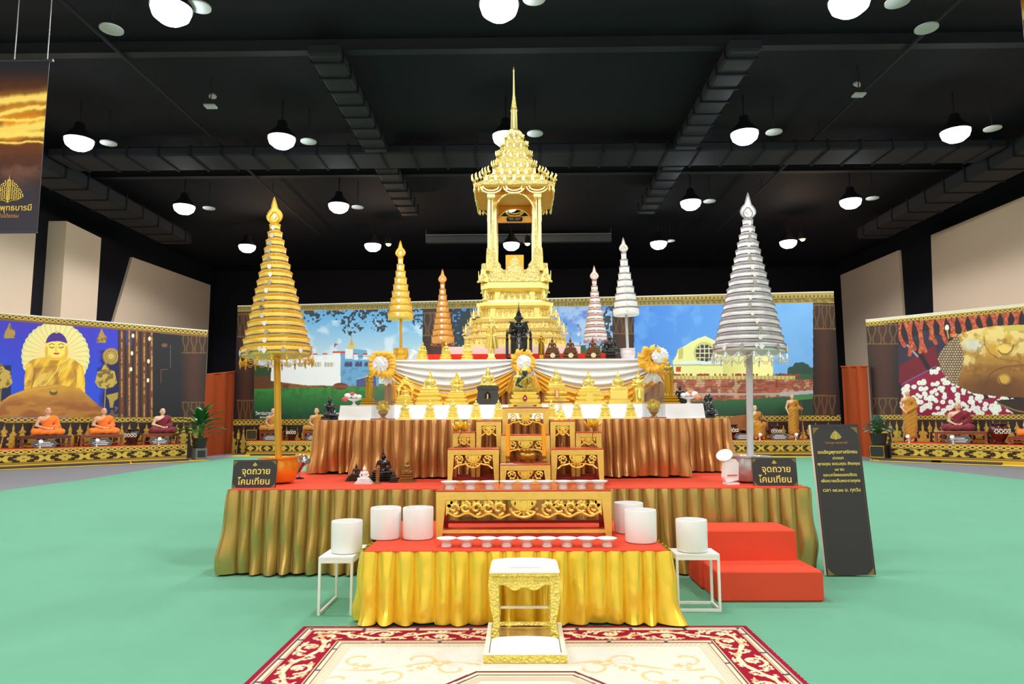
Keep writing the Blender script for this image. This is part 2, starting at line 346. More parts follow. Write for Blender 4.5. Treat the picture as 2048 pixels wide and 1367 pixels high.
for x, s in ((-9.2, 'gold'), (9.0, 'silver')):
    t = thing('ceiling_pipe', 'thin dark pipe running back along the ceiling on the %s umbrella side' % s, 'pipe', (x, 18, 9.86))
    MB().tube([(0, -9, 0), (0, 13, 0)], .04, 8).build('pipe', BLK2, t)
    for y in (-8, -3, 2, 7, 12): MB().tube([(0, y, 0), (0, y, ZC-9.86)], .012, 6).build('hanger', BLK2, t)
a, b = ony(852, 478, 31.5), ony(1222, 470, 31.5)
t = thing('hanging_bar', 'long dark rail hanging on two cables near the back wall', 'rail', ((a[0]+b[0])/2, 31.5, a[2])); hl = (b[0]-a[0])/2
RAIL = mat('rail_grey', (70, 72, 76), .5, .2)
MB().box(-hl, hl, -.15, .15, -.2, .12, .02).build('rail', RAIL, t); MB().box(-hl, hl, -.2, -.16, .12, .17).build('top_lip', mat('rail_lip', (130, 132, 135), .4, .5), t)
for s in (-1, 1): MB().tube([(s*hl, 0, .1), (s*hl, 0, ZC-a[2])], .02, 6).build('cable', RAIL, t)
for px, py, nm in ((421, 215, 'gold'), (1718, 192, 'silver')):
    t = thing('emergency_light', 'small twin head emergency light hanging on the %s umbrella side' % nm, 'light', onz(px, py, 9.4))
    MB().box(-.14, .14, -.1, .1, 0, .06, .01).build('case', SPK, t); MB().tube([(0, 0, .06), (0, 0, ZC-9.4)], .012, 6).build('stem', BLK2, t)
    MB().lathe([(.001, 0), (.09, 0), (.1, .03), (.05, .1)], 12).build('lamp_head', SPK, t, 40, (.0, .1, .32), (.9, 0, .3)); MB().tube([(0, .1, .35), (0, 0, .4)], .012, 6).build('bracket', BLK2, t)
# ================================================================ printing on boards: colours worked out per point of the sheet
class Paint:
    def __init__(s, X, Y, base): s.X, s.Y = X, Y; s.C = np.zeros(X.shape+(3,)); s.C[:] = base
    def fill(s, m, c, a=1.):
        m = np.asarray(m, float)*a; c = np.asarray(c, float); s.C = s.C*(1-m[..., None])+c*m[..., None]; return s
    def nz(s, m, n, thr, c, a=1., w=.1, lt=False):
        q = np.clip(((thr-n) if lt else (n-thr))/w+.5, 0, 1); return s.fill(np.asarray(m, float)*q, c, a)
    def pm(s, pts):
        r = np.zeros(s.X.shape, bool); n = len(pts)
        for i in range(n):
            (x0, y0), (x1, y1) = pts[i], pts[(i+1) % n]
            if y0 == y1: continue
            c = ((y0 > s.Y) != (y1 > s.Y)) & (s.X < (x1-x0)*(s.Y-y0)/(y1-y0)+x0); r ^= c
        return r
    def poly(s, pts, c, a=1.): return s.fill(s.pm(pts), c, a)
    def em(s, cx, cy, rx, ry): return np.hypot((s.X-cx)/rx, (s.Y-cy)/ry)
    def ell(s, cx, cy, rx, ry, c, a=1.): return s.fill(np.clip((1.04-s.em(cx, cy, rx, ry))/.08, 0, 1), c, a)
    def rect(s, x0, x1, y0, y1, c, a=1.): return s.fill((s.X >= x0) & (s.X < x1) & (s.Y >= y0) & (s.Y < y1), c, a)
    def line(s, pts, w, c, a=1.):
        d = np.full(s.X.shape, 1e9)
        for (x0, y0), (x1, y1) in zip(pts[:-1], pts[1:]):
            L = (x1-x0)**2+(y1-y0)**2+1e-9; t = np.clip(((s.X-x0)*(x1-x0)+(s.Y-y0)*(y1-y0))/L, 0, 1)
            d = np.minimum(d, np.hypot(s.X-x0-t*(x1-x0), s.Y-y0-t*(y1-y0)))
        return s.fill(np.clip((w/2+.5-d), 0, 1), c, a)
    def grad(s, m, c0, c1, t):
        t = np.clip(t, 0, 1)[..., None]; c = np.asarray(c0)*(1-t)+np.asarray(c1)*t; m = np.asarray(m, float)[..., None]; s.C = s.C*(1-m)+c*m; return s
_NL = rng.random((256, 256))
def vnoise(x, y, s=1., oct=3):
    o = 0; a = 1.; tot = 0
    for k in range(oct):
        u = x/s*2**k+17*k; v = y/s*2**k+31*k; i = np.floor(u).astype(int); j = np.floor(v).astype(int); fu = u-i; fv = v-j
        fu = fu*fu*(3-2*fu); fv = fv*fv*(3-2*fv); g = lambda p, q: _NL[p % 256, q % 256]
        o = o+a*((g(i, j)*(1-fu)+g(i+1, j)*fu)*(1-fv)+(g(i, j+1)*(1-fu)+g(i+1, j+1)*fu)*fv); tot += a; a *= .5
    return o/tot
def sheet(name, p00, p10, p01, p11, nu, nv, fn, m, parent, org=(0, 0, 0)):   # corners: bottom-left, bottom-right, top-left, top-right
    u, v = np.meshgrid(np.linspace(0, 1, nu+1), np.linspace(0, 1, nv+1)); U, W = u[..., None], v[..., None]
    P = (np.array(p00)*(1-U)+np.array(p10)*U)*(1-W)+(np.array(p01)*(1-U)+np.array(p11)*U)*W
    X, Y = proj(P.reshape(-1, 3)); X = X.reshape(u.shape); Y = Y.reshape(u.shape)
    C = fn(X, Y, u, v, P)
    n = nu+1; a = (np.arange(nv)[:, None]*n+np.arange(nu)[None]).ravel(); F = np.stack([a, a+1, a+n+1, a+n], 1)
    me = arrmesh(name, P.reshape(-1, 3)-np.array(org), F, m, False)
    ca = me.color_attributes.new('Col', 'FLOAT_COLOR', 'POINT'); rgba = np.ones((C.shape[0]*C.shape[1], 4), np.float32); rgba[:, :3] = lin(np.clip(C, 0, 255).reshape(-1, 3)); ca.data.foreach_set('color', rgba.ravel())
    return link(name, me, m, parent)
GOLDP = (196, 164, 60); DKP = (42, 26, 24)
def flames(P, s, t, per, gold=GOLDP):           # flame band, s metres along, t 0 bottom..1 top: tall flame rooted below, three leaves hanging between
    x = (s/per) % 1.
    def leaf(cx, b, top, w, notch=5):
        d = np.abs(((x-cx+.5) % 1)-.5); q = (t-b)/(top-b); prof = w*np.sin(PI*np.clip(q, 0, 1)**.55)**.9*(1+.22*np.sign(np.sin(notch*2*PI*q)))*np.where(q > .62, .55, 1)
        return (d < np.maximum(prof, .006)) & (q > 0) & (q < 1)
    m = leaf(0., -.12, .97, .17, 4) | leaf(.27, .52, .95, .075, 3) | leaf(.5, .02, .98, .13, 5) | leaf(.73, .52, .95, .075, 3)
    P.fill(m & (t > 0) & (t < 1), gold); P.fill(m & (vnoise(s*30, t*20, 1., 2) > .62), (150, 120, 40), .7)
    stem = np.abs(((x+.5) % 1)-.5) ; P.fill((t > 0) & (t < .5) & (np.abs(stem-(.2+.1*t)) < .015), gold)
def rings(P, s, t, per, gold=GOLDP, bg=(48, 40, 22)):
    P.fill((t >= 0) & (t <= 1), bg); x = ((s/per) % 1)-.5; r = np.hypot(x/.46, (t-.5)/.40)
    P.fill((t >= 0) & (t <= 1) & (r < 1) & (r > .5), gold); P.fill((t >= 0) & (t <= 1) & ((t < .09) | (t > .91)), gold)
    P.fill((t >= 0) & (t <= 1) & (np.abs(np.abs(x)-.5) < .07) & (np.abs(t-.5) < .2), gold)
def flowers(P, s, t, per):
    P.fill((t >= 0) & (t <= 1), (54, 40, 26)); x = (s/per) % 1; ok = (t >= .04) & (t <= .96)
    a = np.abs(x-.25)*4; b = np.abs(t-.5)*2; rr = a*1.0+b*.75; th = np.arctan2(t-.5, (x-.25)*2.2)
    P.fill(ok & (rr < .86+.14*np.cos(th*10)), (190, 168, 74)); P.fill(ok & (np.hypot(a, b) < .16), (120, 96, 40))
    a2 = np.abs(x-.75)*4; m = (np.abs(a2-.25-.42*b**2) < .26) & (b < .93); P.fill(ok & m, (196, 172, 78)); P.fill(ok & (np.hypot(a2-.78, b-.72) < .2) & (np.hypot(a2-.78, b-.68) > .09), (196, 172, 78))
def pillar(P, x0, x1, y0, y1):                  # printed column with motifs near both ends
    X, Y = P.X, P.Y; m = (X >= x0) & (X < x1) & (Y > y0) & (Y < y1); u = (X-x0)/(x1-x0)
    P.grad(m, (36, 24, 24), (74, 42, 30), np.sin(PI*np.clip(u, 0, 1))*.9+.0*Y); P.fill(m & (vnoise(X, Y, 6, 2) > .62), (60, 34, 26), .35)
    for yc, h in ((y0+(y1-y0)*.13, (y1-y0)*.1), (y1-(y1-y0)*.08, (y1-y0)*.09)):
        t = (yc-Y)/h; w = np.abs(((u*3) % 1)-.5)
        P.fill(m & (np.abs(t) < 1) & (np.abs(w-.22-.12*np.sin(t*3)) < .07), (112, 86, 44), .8); P.fill(m & (np.abs(np.abs(t)-1.05) < .06), (120, 94, 46), .8)
# ================================================================ picture walls
PRINT = printmat('printed_vinyl', .5); BOARD = mat('board_edge', (60, 40, 34), .7); WLINE = mat('white_edge', (225, 220, 205), .6); PRINTM = printmat('printed_matt', .8, .2)
PL0, PL1 = np.array([-15.64, 20.90]), np.array([-11.91, 24.86]); PC0, PC1 = np.array([-11.08, 28.14]), np.array([11.0, 25.95]); PR0, PR1 = np.array([12.16, 23.12]), np.array([14.60, 20.54])
def unit(v): return v/np.linalg.norm(v)
DL, DC, DR = unit(PL1-PL0), unit(PC1-PC0), unit(PR1-PR0)
NL, NC, NR = np.array([-DL[1], DL[0]]), np.array([-DC[1], DC[0]]), np.array([-DR[1], DR[0]])      # pointing away from the camera
def wallpt(A, D, N, off, px, py=850):          # where the plan line (A + off*N, D) is crossed by the pixel column
    r = ray(px, py)[:2]; B = A+N*off; M2 = np.array([[r[0], -D[0]], [r[1], -D[1]]]); t = np.linalg.solve(M2, B); return r*t[0]
P3 = lambda p, z: np.array([p[0], p[1], z])
PLATH = .57
def paint_center(X, Y, u, v, P):
    p = Paint(X, Y, (38, 26, 25)); yt = 605-.015*(X-472); yb = 844-.0075*(X-466); S = u*24.7; n1 = vnoise(X, Y, 7, 4); n2 = vnoise(X+300, Y, 22, 3)
    # first picture: white shrine with lawn
    m = (X > 507) & (X < 845) & (Y < yb-6); p.grad(m, (92, 164, 220), (196, 214, 226), (Y-625)/95); p.nz(m & (Y > 640), n2, .62, (228, 234, 240), .6, .2)
    p.poly([(507, 772), (845, 766), (845, 840), (507, 840)], (46, 122, 54)); g = m & (Y > 769); p.grad(g, (62, 142, 62), (18, 66, 42), (Y-772)/62); p.nz(g, n1, .55, (30, 96, 46), .5, .15)
    p.poly([(507, 728), (543, 735), (543, 760), (507, 760)], (40, 70, 44)); p.poly([(507, 752), (543, 751), (566, 757), (566, 776), (507, 777)], (96, 58, 36)); p.poly([(563, 770), (568, 760), (590, 756), (606, 762), (612, 768), (655, 771), (655, 775), (540, 776)], (138, 84, 48)); p.fill((X > 507) & (X < 655) & (Y > 752) & (Y < 777) & (n1 > .6), (72, 46, 30), .6*((p.C[..., 1] < 95)))
    p.poly([(543, 735), (547, 718), (667, 709), (667, 704), (681, 704), (681, 771), (610, 770), (541, 761)], (232, 236, 240)); p.poly([(681, 704), (690, 704), (690, 717), (758, 720), (758, 772), (681, 771)], (104, 160, 206)); p.fill((X > 681) & (X < 758) & (Y > 735) & (Y < 771) & (n1 > .58), (86, 132, 168), .6)
    p.poly([(690, 697), (706, 695), (706, 716), (690, 716)], (224, 228, 230)); p.poly([(706, 697), (734, 700), (734, 718), (706, 716)], (96, 166, 210)); p.poly([(698, 697), (703, 672), (709, 697)], (198, 162, 70)); p.rect(695, 711, 690, 698, (214, 188, 110))
    for x in (630, 650, 712, 730, 748): p.rect(x-4, x+4, 708, 719, (226, 230, 234)); p.rect(x-5, x+5, 706, 709, (196, 74, 58))
    p.rect(665, 690, 702, 706, (196, 74, 58))
    for a, b in ((689, 705), (710, 724), (728, 741)): p.rect(a, b, 723, 733, (54, 70, 108)); p.fill((X > a) & (X < b) & (Y > 723) & (Y < 733) & ((((X-a) // 3.5) % 2) < 1) & (((Y-723) // 4) % 2 < 1), (120, 120, 150), .7)
    for a, b in ((629, 642), (649, 667), (568, 582), (596, 610)): p.rect(a, b, 724, 733, (206, 204, 180)); p.fill((X > a) & (X < b) & (Y > 724) & (Y < 733) & ((((X-a) // 3) % 2) < 1), (160, 160, 150), .7)
    p.line([(713, 712), (760, 712)], .8, (60, 70, 90)); p.ell(681, 772, 15, 7, (112, 62, 40)); p.rect(660, 845, 771, 774, (150, 92, 60), .7)
    p.poly([(713, 773), (713, 758), (752, 748), (752, 772)], (70, 66, 120), .8); p.line([(713, 758), (752, 748)], 1.2, (210, 214, 230)); p.rect(669, 671, 686, 694, (60, 40, 60)); p.poly([(671, 686), (677, 688), (671, 691)], (200, 70, 80))
    env = 652+16*np.sin(X/27.)+12*np.sin(X/11.+1)-9*((X-760)/120)**2*.2; lf = (X > 606) & (X < 845) & (Y < env) & (vnoise(X, Y, 4.2, 2) > .47+.16*((Y-620)/50)); p.fill(lf & m, (34, 44, 48), .92)
    pillar(p, 474, 508, 622, 838); pillar(p, 845, 905, 620, 836)
    # middle picture: tree, sky and little flags
    m = (X > 905) & (X < 1225) & (Y < yb-6); p.grad(m, (64, 112, 206), (150, 190, 226), (Y-615)/95); p.nz(m & (X > 1090), vnoise(X, Y*2, 30, 4), .55, (205, 220, 235), .6, .2)
    p.fill(m & (Y > 690) & (vnoise(X, Y, 9, 3) > .40-(Y-690)/80.), (40, 84, 60)); p.fill(m & (X < 946-(Y-660)*.25+14*np.sin(Y/9.)) & (vnoise(X, Y, 6, 3) > .36), (34, 52, 58)); p.fill(m & (X > 1206+6*np.sin(Y/8.)) & (vnoise(X, Y, 6, 3) > .42), (44, 62, 66))
    for i in range(26):
        fx = 1118+rng.random()*100; fy = 622+rng.random()*75; p.poly([(fx, fy), (fx+2.2, fy+1), (fx+1, fy+8+4*rng.random())], [(200, 50, 50), (40, 44, 60), (220, 222, 225), (60, 120, 70)][i % 4])
    pillar(p, 1225, 1268, 616, 832)
    # last picture: yellow shrine on a brick terrace
    m = (X > 1268) & (X < 1626) & (Y < yb-6); p.grad(m, (58, 122, 214), (112, 172, 232), (X-1268)/350+.25*(Y-600)/140); p.nz(m, n2, .58, (128, 182, 234), .35, .25)
    YW = (226, 226, 150); YD = (196, 200, 120)
    p.fill(m & (X > 1575) & (Y > 742-14*np.sin((X-1575)/17.)-8*vnoise(X, Y, 5, 2)) & (Y < 775), (44, 74, 62)); p.fill(m & (X > 1540) & (Y > 750-5*vnoise(X, Y, 4, 2)) & (Y < 775), (52, 90, 62))
    p.ell(1494, 712, 52, 34, (236, 232, 150)); p.rect(1442, 1546, 708, 752, (238, 230, 140)); p.grad((X > 1442) & (X < 1546) & (Y > 706) & (Y < 752), (206, 202, 120), (244, 238, 160), (X-1442)/70)
    p.poly([(1345, 722), (1352, 712), (1356, 698), (1363, 694), (1371, 691), (1384, 684), (1396, 676), (1410, 673), (1424, 678), (1436, 688), (1446, 700), (1446, 752), (1349, 752)], YW); p.line([(1350, 722), (1362, 698), (1384, 684), (1410, 673), (1432, 684), (1446, 700)], 3, (240, 238, 178))
    p.ell(1409, 705, 22, 22, YD); p.ell(1409, 706, 18.5, 18, (62, 56, 66)); w = p.em(1409, 706, 18.5, 18) < 1; p.fill(w & ((np.abs(((X-1409+4.5) % 9)-4.5) < .9) | (np.abs(((Y-706+4.5) % 9)-4.5) < .9)), (216, 214, 160))
    p.poly([(1346, 728), (1365, 722), (1446, 722), (1446, 728)], (214, 226, 232)); p.rect(1346, 1446, 728, 731, (180, 186, 110)); p.rect(1352, 1362, 733, 743, (190, 66, 48)); p.poly([(1357, 698), (1366, 693), (1366, 716), (1357, 718)], (176, 166, 80), .7)
    q = m & (Y > 744) & (Y < 753) & (X < 1600); p.fill(q & ((vnoise(X, Y*0, 3.2, 1) > .42) & (Y > 746+2*vnoise(X, Y*0, 2, 1))), (150, 56, 40)); p.fill(m & (Y > 751) & (Y < 759) & (X < 1590), (206, 190, 110)); p.fill(m & (Y > 752) & (Y < 758) & (X < 1590) & ((X // 4) % 2 < 1), (150, 140, 84), .6)
    b = m & (Y > 758) & (Y < 806); p.fill(b, (168, 92, 68)); p.nz(b, vnoise(X*.7, Y*2, 8, 4), .52, (122, 66, 50), .8, .12); p.nz(b, vnoise(X+90, Y, 11, 4), .6, (200, 172, 134), .8, .1); p.fill(b & (Y > 786) & (Y < 790), (190, 170, 160)); p.fill(b & (((Y-758) % 5) < 1), (110, 60, 46), .45)
    h = m & (Y > 803-(X-1430)*.05-5*vnoise(X, Y, 7, 3)); p.grad(h, (44, 96, 56), (24, 58, 40), (Y-800)/36); p.poly([(1560, 784), (1626, 780), (1626, 790), (1560, 792)], (176, 176, 182)); p.poly([(1580, 790), (1626, 787), (1626, 838), (1575, 838)], (34, 62, 46)); p.poly([(1580, 790), (1626, 787), (1626, 797), (1578, 802)], (70, 130, 74)); p.ell(1553, 768, 2.5, 8, (150, 40, 40))
    pillar(p, 1626, 1672, 604, 830)
    # borders
    t = (Y-yt)/17; p.fill(t < 1.05, (168, 146, 66)); p.fill((t > .08) & (t < .55) & (np.abs(((X/8.) % 1)-.5)*1.1 < (t-.05)*.9) & (np.abs(((X/8.) % 1)-.5)*1.1 > (t-.25)*.9), (40, 34, 22)); p.fill((t > .6) & (t < .95) & (((X/3.2) % 1) < .5), (76, 62, 30)); p.fill((t > .55) & (t < .6), (60, 48, 26))
    k = (yb+6-Y)/11.; p.fill(Y > yb-6, DKP); rings(p, S, k, .19); flames(p, S, 1-(Y-yb-8)/55., .95)
    return p.C
def paint_left(X, Y, u, v, P):
    p = Paint(X, Y, (30, 22, 24)); yt = 627+.08*X; S = u*6.9+.3; n1 = vnoise(X, Y, 8, 4)
    m = X < 237; p.grad(m, (66, 44, 180), (38, 74, 214), (Y-650)/150+.3*np.abs(X-120)/120); p.nz(m & (Y > 700), (X-175)/55.+.5*n1-.2, .55, (14, 20, 58), .85, .3); p.fill((X < 22) & (Y > 730) & (Y < 835), (16, 20, 48), .8)
    for cx, cy, r in ((19, 664, 12), (203, 674, 11)): p.poly([(cx, cy-1.6*r), (cx+.5*r, cy-.5*r), (cx+r, cy-.1*r), (cx+.8*r, cy+r), (cx-.9*r, cy+r), (cx-.8*r, cy), (cx-.4*r, cy-.6*r)], (172, 140, 62)); p.fill((p.em(cx, cy, r, 1.5*r) < 1) & (n1 > .55) & (p.C[..., 0] > 150), (96, 74, 34), .7)
    th = np.arctan2(Y-712, X-111); r = p.em(111, 712, 68, 68); p.grad(r < 1+.012*np.cos(th*36), (250, 214, 140), (232, 224, 150), r); p.fill((r < 1) & (np.cos(th*36) > .86) & (r > .4), (186, 182, 120), .5); p.fill((r > .93) & (r < 1) & (np.sin(th*36) > .5), (190, 190, 120), .4)
    # body, robe, lap
    GD = (226, 176, 40); p.poly([(52, 728), (66, 718), (98, 712), (126, 712), (150, 720), (166, 732), (170, 760), (170, 790), (48, 790)], GD); p.poly([(52, 728), (48, 768), (60, 790), (72, 770), (70, 735)], (214, 160, 40)); p.poly([(70, 735), (116, 730), (118, 790), (72, 788)], (190, 138, 40)); p.poly([(124, 714), (148, 720), (164, 736), (168, 782), (140, 784), (118, 772), (116, 740)], (240, 190, 50))
    f = p.pm([(52, 728), (66, 718), (98, 712), (126, 712), (150, 720), (166, 732), (170, 790), (48, 790)])
    p.nz(f, vnoise(X*1.1+Y*.9, Y*.35-X*.2, 13, 3), .56, (252, 226, 110), .55, .16); p.nz(f, vnoise(X+Y*.5+40, Y*.5, 15, 3), .42, (140, 92, 28), .5, .16, True)
    for q_ in range(7): p.line([(140-q_*3, 716+q_*2), (128-q_*5, 745), (112-q_*5, 772)], 1.4, (170, 116, 30), .45)
    p.line([(124, 713), (114, 740), (96, 764), (72, 784)], 2.2, (252, 220, 100), .8); p.line([(71, 735), (66, 765), (58, 788)], 2.5, (120, 76, 26), .6); p.line([(150, 738), (152, 765), (146, 788)], 2.5, (150, 100, 30), .6); p.ell(60, 745, 6, 16, (246, 206, 80), .5); p.ell(160, 756, 5, 18, (252, 216, 90), .5)
    p.poly([(-12, 812), (20, 790), (60, 775), (112, 768), (160, 776), (186, 800), (206, 818), (206, 834), (-12, 834)], (150, 92, 40)); g = p.pm([(-12, 812), (20, 790), (60, 775), (112, 768), (160, 776), (186, 800), (206, 818), (206, 834), (-12, 834)]); p.nz(g, vnoise(X*.35, Y*1.2, 11, 3), .55, (190, 136, 54), .6, .2); p.nz(g, (834-Y)/60.+.15*vnoise(X, Y, 12, 2), .72, (214, 164, 56), .7, .5); p.line([(-5, 812), (20, 793), (60, 779), (112, 772)], 2, (226, 186, 80), .5); p.ell(107, 784, 8, 6, (96, 76, 36)); p.ell(107, 781, 6, 3, (190, 160, 60))
    # head
    p.poly([(98, 706), (130, 706), (134, 720), (94, 720)], (230, 186, 60)); p.ell(113, 692, 20, 24, (246, 220, 100)); p.ell(93, 703, 3.2, 12, (222, 180, 60)); p.ell(133, 703, 3.2, 12, (222, 180, 60)); p.fill((p.em(113, 690, 22, 26) < 1) & (Y < 682+.01*(X-113)**2), (70, 36, 140)); p.ell(113, 673, 13, 9, (66, 32, 134)); p.poly([(110, 666), (113, 659), (116, 666)], (210, 180, 80))
    for s in (-1, 1): p.line([(113+s*4, 689), (113+s*9, 686.5), (113+s*15, 689)], 1.2, (90, 70, 50)); p.line([(113+s*5, 694), (113+s*9, 695.5), (113+s*14, 693)], 1.6, (70, 60, 70))
    p.line([(113, 692), (111, 701), (115, 702)], 1.2, (200, 150, 60)); p.ell(113, 706.5, 6, 2, (206, 64, 60)); p.line([(107, 715), (119, 715)], 1, (200, 160, 60))
    # gilded stands beside
    for cx, cy in ((222, 712),): r = p.em(cx, cy, 17, 17); p.fill(r < 1, (180, 150, 74)); p.fill((r < 1) & (np.sin(r*22) > .3), (110, 84, 40), .6); p.ell(cx, cy, 6, 6, (206, 178, 90))
    for cx in (211, 2): p.poly([(cx, 724), (cx+8, 738), (cx+18, 742), (cx+23, 765), (cx+14, 774), (cx, 777), (cx-14, 774), (cx-21, 764), (cx-16, 744), (cx-8, 738)], (192, 164, 72)); p.fill((p.em(cx, 752, 22, 28) < 1) & (n1 > .54) & (p.C[..., 0] > 170), (98, 76, 36), .75); p.line([(cx, 777), (cx-2, 815)], 2, (170, 140, 60))
    p.poly([(212, 790), (236, 784), (236, 796), (228, 802), (226, 815), (220, 815), (218, 800)], (168, 148, 66)); p.fill((X > 200) & (X < 262) & (Y > 812) & (Y < 834) & (n1 > .5), (120, 96, 60), .8)
    # wooden columns
    c = (X >= 236) & (X < 306); q = np.abs(((X-236)/15. % 1)-.5)*2; p.grad(c, (112, 62, 34), (34, 22, 24), q**1.4); p.fill(c & (q < .18) & (n1 > .42), (236, 190, 120), .55); p.fill(c & (np.abs(((X-236) // 15)-1) < .5) & (Y < 690) & (q > .4), (46, 66, 160), .6)
    for a, b in ((264, 706), (262, 738), (296, 760), (297, 722), (299, 677), (266, 671)): p.ell(a, b, 2.6, 4.2, (255, 236, 190))
    d = (X >= 306) & (X < 365); p.fill(d, (26, 24, 32)); p.ell(329, 690, 6, 4, (120, 70, 50)); p.line([(322, 765), (322, 739), (335, 738)], 1.4, (120, 72, 44)); p.line([(341, 690), (341, 735)], .8, (120, 120, 130))
    pillar(p, 363, 413, 666, 833)
    t = (Y-yt)/9.; rings(p, S, 1-(t-.05), .16); p.fill((t > 1.05) & (t < 1.5), (120, 88, 50)); p.fill((t < .06), (236, 228, 190))
    yb = 834.5-.003*X; k = (yb+10-Y)/9.5; p.fill(Y > yb, DKP); rings(p, S, k, .17); flames(p, S, 1-(Y-yb-11)/(58-.03*X), 1.0)
    return p.C
def paint_right(X, Y, u, v, P):
    p = Paint(X, Y, (34, 20, 26)); x0 = 1735; yt = 643-.099*(X-x0); S = u*6.5; n1 = vnoise(X, Y, 8, 4)
    p.poly([(1797, 690), (1850, 660), (1900, 680), (1895, 720), (1850, 745), (1797, 760)], (46, 40, 62)); p.poly([(1797, 765), (1800, 730), (1870, 690), (1880, 735), (1810, 765)], (110, 20, 36)); p.line([(1803, 768), (1872, 732)], 2, (90, 110, 170)); p.line([(1815, 690), (1835, 712)], 4, (150, 150, 160)); p.line([(1800, 650), (1830, 690), (1856, 735)], 9, (28, 24, 30))
    # orange garlands
    for i in range(24):
        gx = 1800+i*10.8; dp = 26+20*abs(math.sin(i*1.35))+(18 if i < 5 else 0); top = 643-.099*(gx-x0)+10
        cxs = [(gx+6*math.sin(k/6.*PI)*(1 if i % 2 else -1)+(9-.35*i)*k/6., top+dp*k/6.) for k in range(7)]; p.line(cxs, 8, (178, 78, 46))
    gm = (p.C[..., 0] > 165) & (Y < yt+75); p.fill(gm & (vnoise(X, Y, 3, 2) > .55), (214, 112, 66), .8); p.fill(gm & (vnoise(X+40, Y, 4, 2) < .35), (120, 40, 26), .7)
    p.ell(1894, 655, 4, 6, (240, 240, 230)); p.line([(1894, 660), (1897, 676)], 3, (190, 150, 60)); p.line([(1905, 672), (1914, 668)], 3, (200, 160, 70))
    # flowers
    q = p.pm([(1803, 768), (1890, 728), (1915, 770), (1960, 800), (2000, 790), (2030, 832), (1803, 832)]); p.fill(q, (140, 14, 56))
    for i in range(250):
        fx = 1803+rng.random()*228; fy = 735+rng.random()*95; r = 3.6+2.6*rng.random()*(fy-690)/110
        if not ((fy > 768-(fx-1803)*.46) and (fx < 1900 or fy > 745+(fx-1900)*.42)): continue
        th = np.arctan2(Y-fy, X-fx); d = np.hypot(X-fx, (Y-fy)*1.15); p.fill(d < r*(1+.14*np.cos(th*9)), (228, 238, 234)); p.fill(d < r*.28, (206, 206, 90))
    # golden head lying on its side
    hp = [(1875, 716), (1880, 704), (1896, 685), (1918, 668), (1945, 659), (1985, 652), (2060, 648), (2120, 648), (2120, 800), (2060, 795), (1990, 792), (1946, 786), (1905, 766), (1885, 745)]
    h = p.pm(hp); p.grad(h, (216, 176, 66), (120, 74, 34), (Y-660)/130); p.nz(h & (Y < 740), vnoise(X, Y, 18, 4)-(Y-690)/260., .5, (240, 222, 150), .75, .2); p.nz(h, 1-p.em(1946, 690, 30, 17), .3, (210, 212, 206), .85, .5); p.nz(h, vnoise(X+50, Y, 10, 4), .38, (120, 78, 28), .45, .14, True); p.nz(h, 1-p.em(1990, 775, 80, 34), .3, (84, 46, 24), .55, .7)
    cr = h & (X < 1922-.0*(Y)+6*np.sin((Y-690)/16.)); cu = ((X/5.2+.5*((Y // 5) % 2)) % 1-.5)**2+((Y/5.) % 1-.5)**2; p.fill(cr, (96, 76, 58)); p.fill(cr & (cu < .13), (170, 150, 112)); p.fill(cr & (cu < .03), (216, 204, 170))
    p.nz(h, 1-p.em(1990, 700, 30, 15), .3, (206, 158, 56), .9, .5); p.line([(1968, 672), (1970, 690), (1980, 706), (1996, 716), (2010, 719), (2040, 722)], 1.6, (122, 80, 32), .8); p.nz(h, 1-p.em(2008, 697, 20, 13), .3, (240, 206, 104), .9, .4); p.line([(1996, 700), (2004, 708), (2014, 708), (2024, 700), (2027, 690)], 1.8, (92, 64, 34)); p.line([(1999, 690), (2008, 685), (2020, 687)], 1.2, (160, 116, 44)); p.nz(h, 1-p.em(2008, 758, 17, 14), .3, (214, 172, 72), .9, .4); p.line([(1997, 756), (2002, 766), (2012, 771), (2024, 768)], 1.8, (86, 56, 30)); p.line([(1974, 770), (1978, 750), (1990, 740), (2010, 733), (2060, 728)], 2, (96, 58, 28), .8); p.nz(h & (X > 1930), -np.abs(Y-736)/12., -.5, (130, 76, 36), .5, .6); p.poly([(2005, 652), (2060, 648), (2060, 660), (2010, 662)], (206, 190, 90))
    p.poly([(1990, 800), (2060, 795), (2060, 832), (2030, 828)], (46, 32, 26)); p.line([(1995, 806), (2030, 820), (2060, 826)], 3, (140, 110, 70))
    pillar(p, 1733, 1797, 644, 828)
    t = (Y-yt)/8.; rings(p, S, 1-(t-.05), .16); p.fill(t < .06, (236, 228, 190))
    yb = 829.5-.002*(X-x0); k = (yb+9-Y)/9.; p.fill(Y > yb, DKP); rings(p, S, k, .17); flames(p, S, 1-(Y-yb-10)/(48+.03*(X-x0)), 1.0)
    return p.C
def backdrop(label, a, b, h, n, fn, nu, nv):
    N = np.array([n[0], n[1], 0]); c = (a+b)/2; org = P3(c, 0); t = thing('picture_wall', label, 'backdrop', org)
    sheet('printed_sheet', P3(a, 0), P3(b, 0), P3(a, h), P3(b, h), nu, nv, fn, PRINT, t, org)
    q = [P3(a, 0)-org+N*.01, P3(b, 0)-org+N*.01, P3(b, 0)-org+N*.12, P3(a, 0)-org+N*.12]; H3 = np.array([0, 0, h])
    MB().loft([q, [p+H3 for p in q]]).build('backing_board', BOARD, t)
    e = [p+H3 for p in q]; e[0] = e[0]-N*.02; e[1] = e[1]-N*.02
    MB().loft([e, [p+np.array([0, 0, .04]) for p in e]]).build('top_edge', WLINE, t)
    return t
BCa, BCb = wallpt(PC0, DC, NC, 1.42, 472, 700), wallpt(PC0, DC, NC, 1.42, 1674, 700)
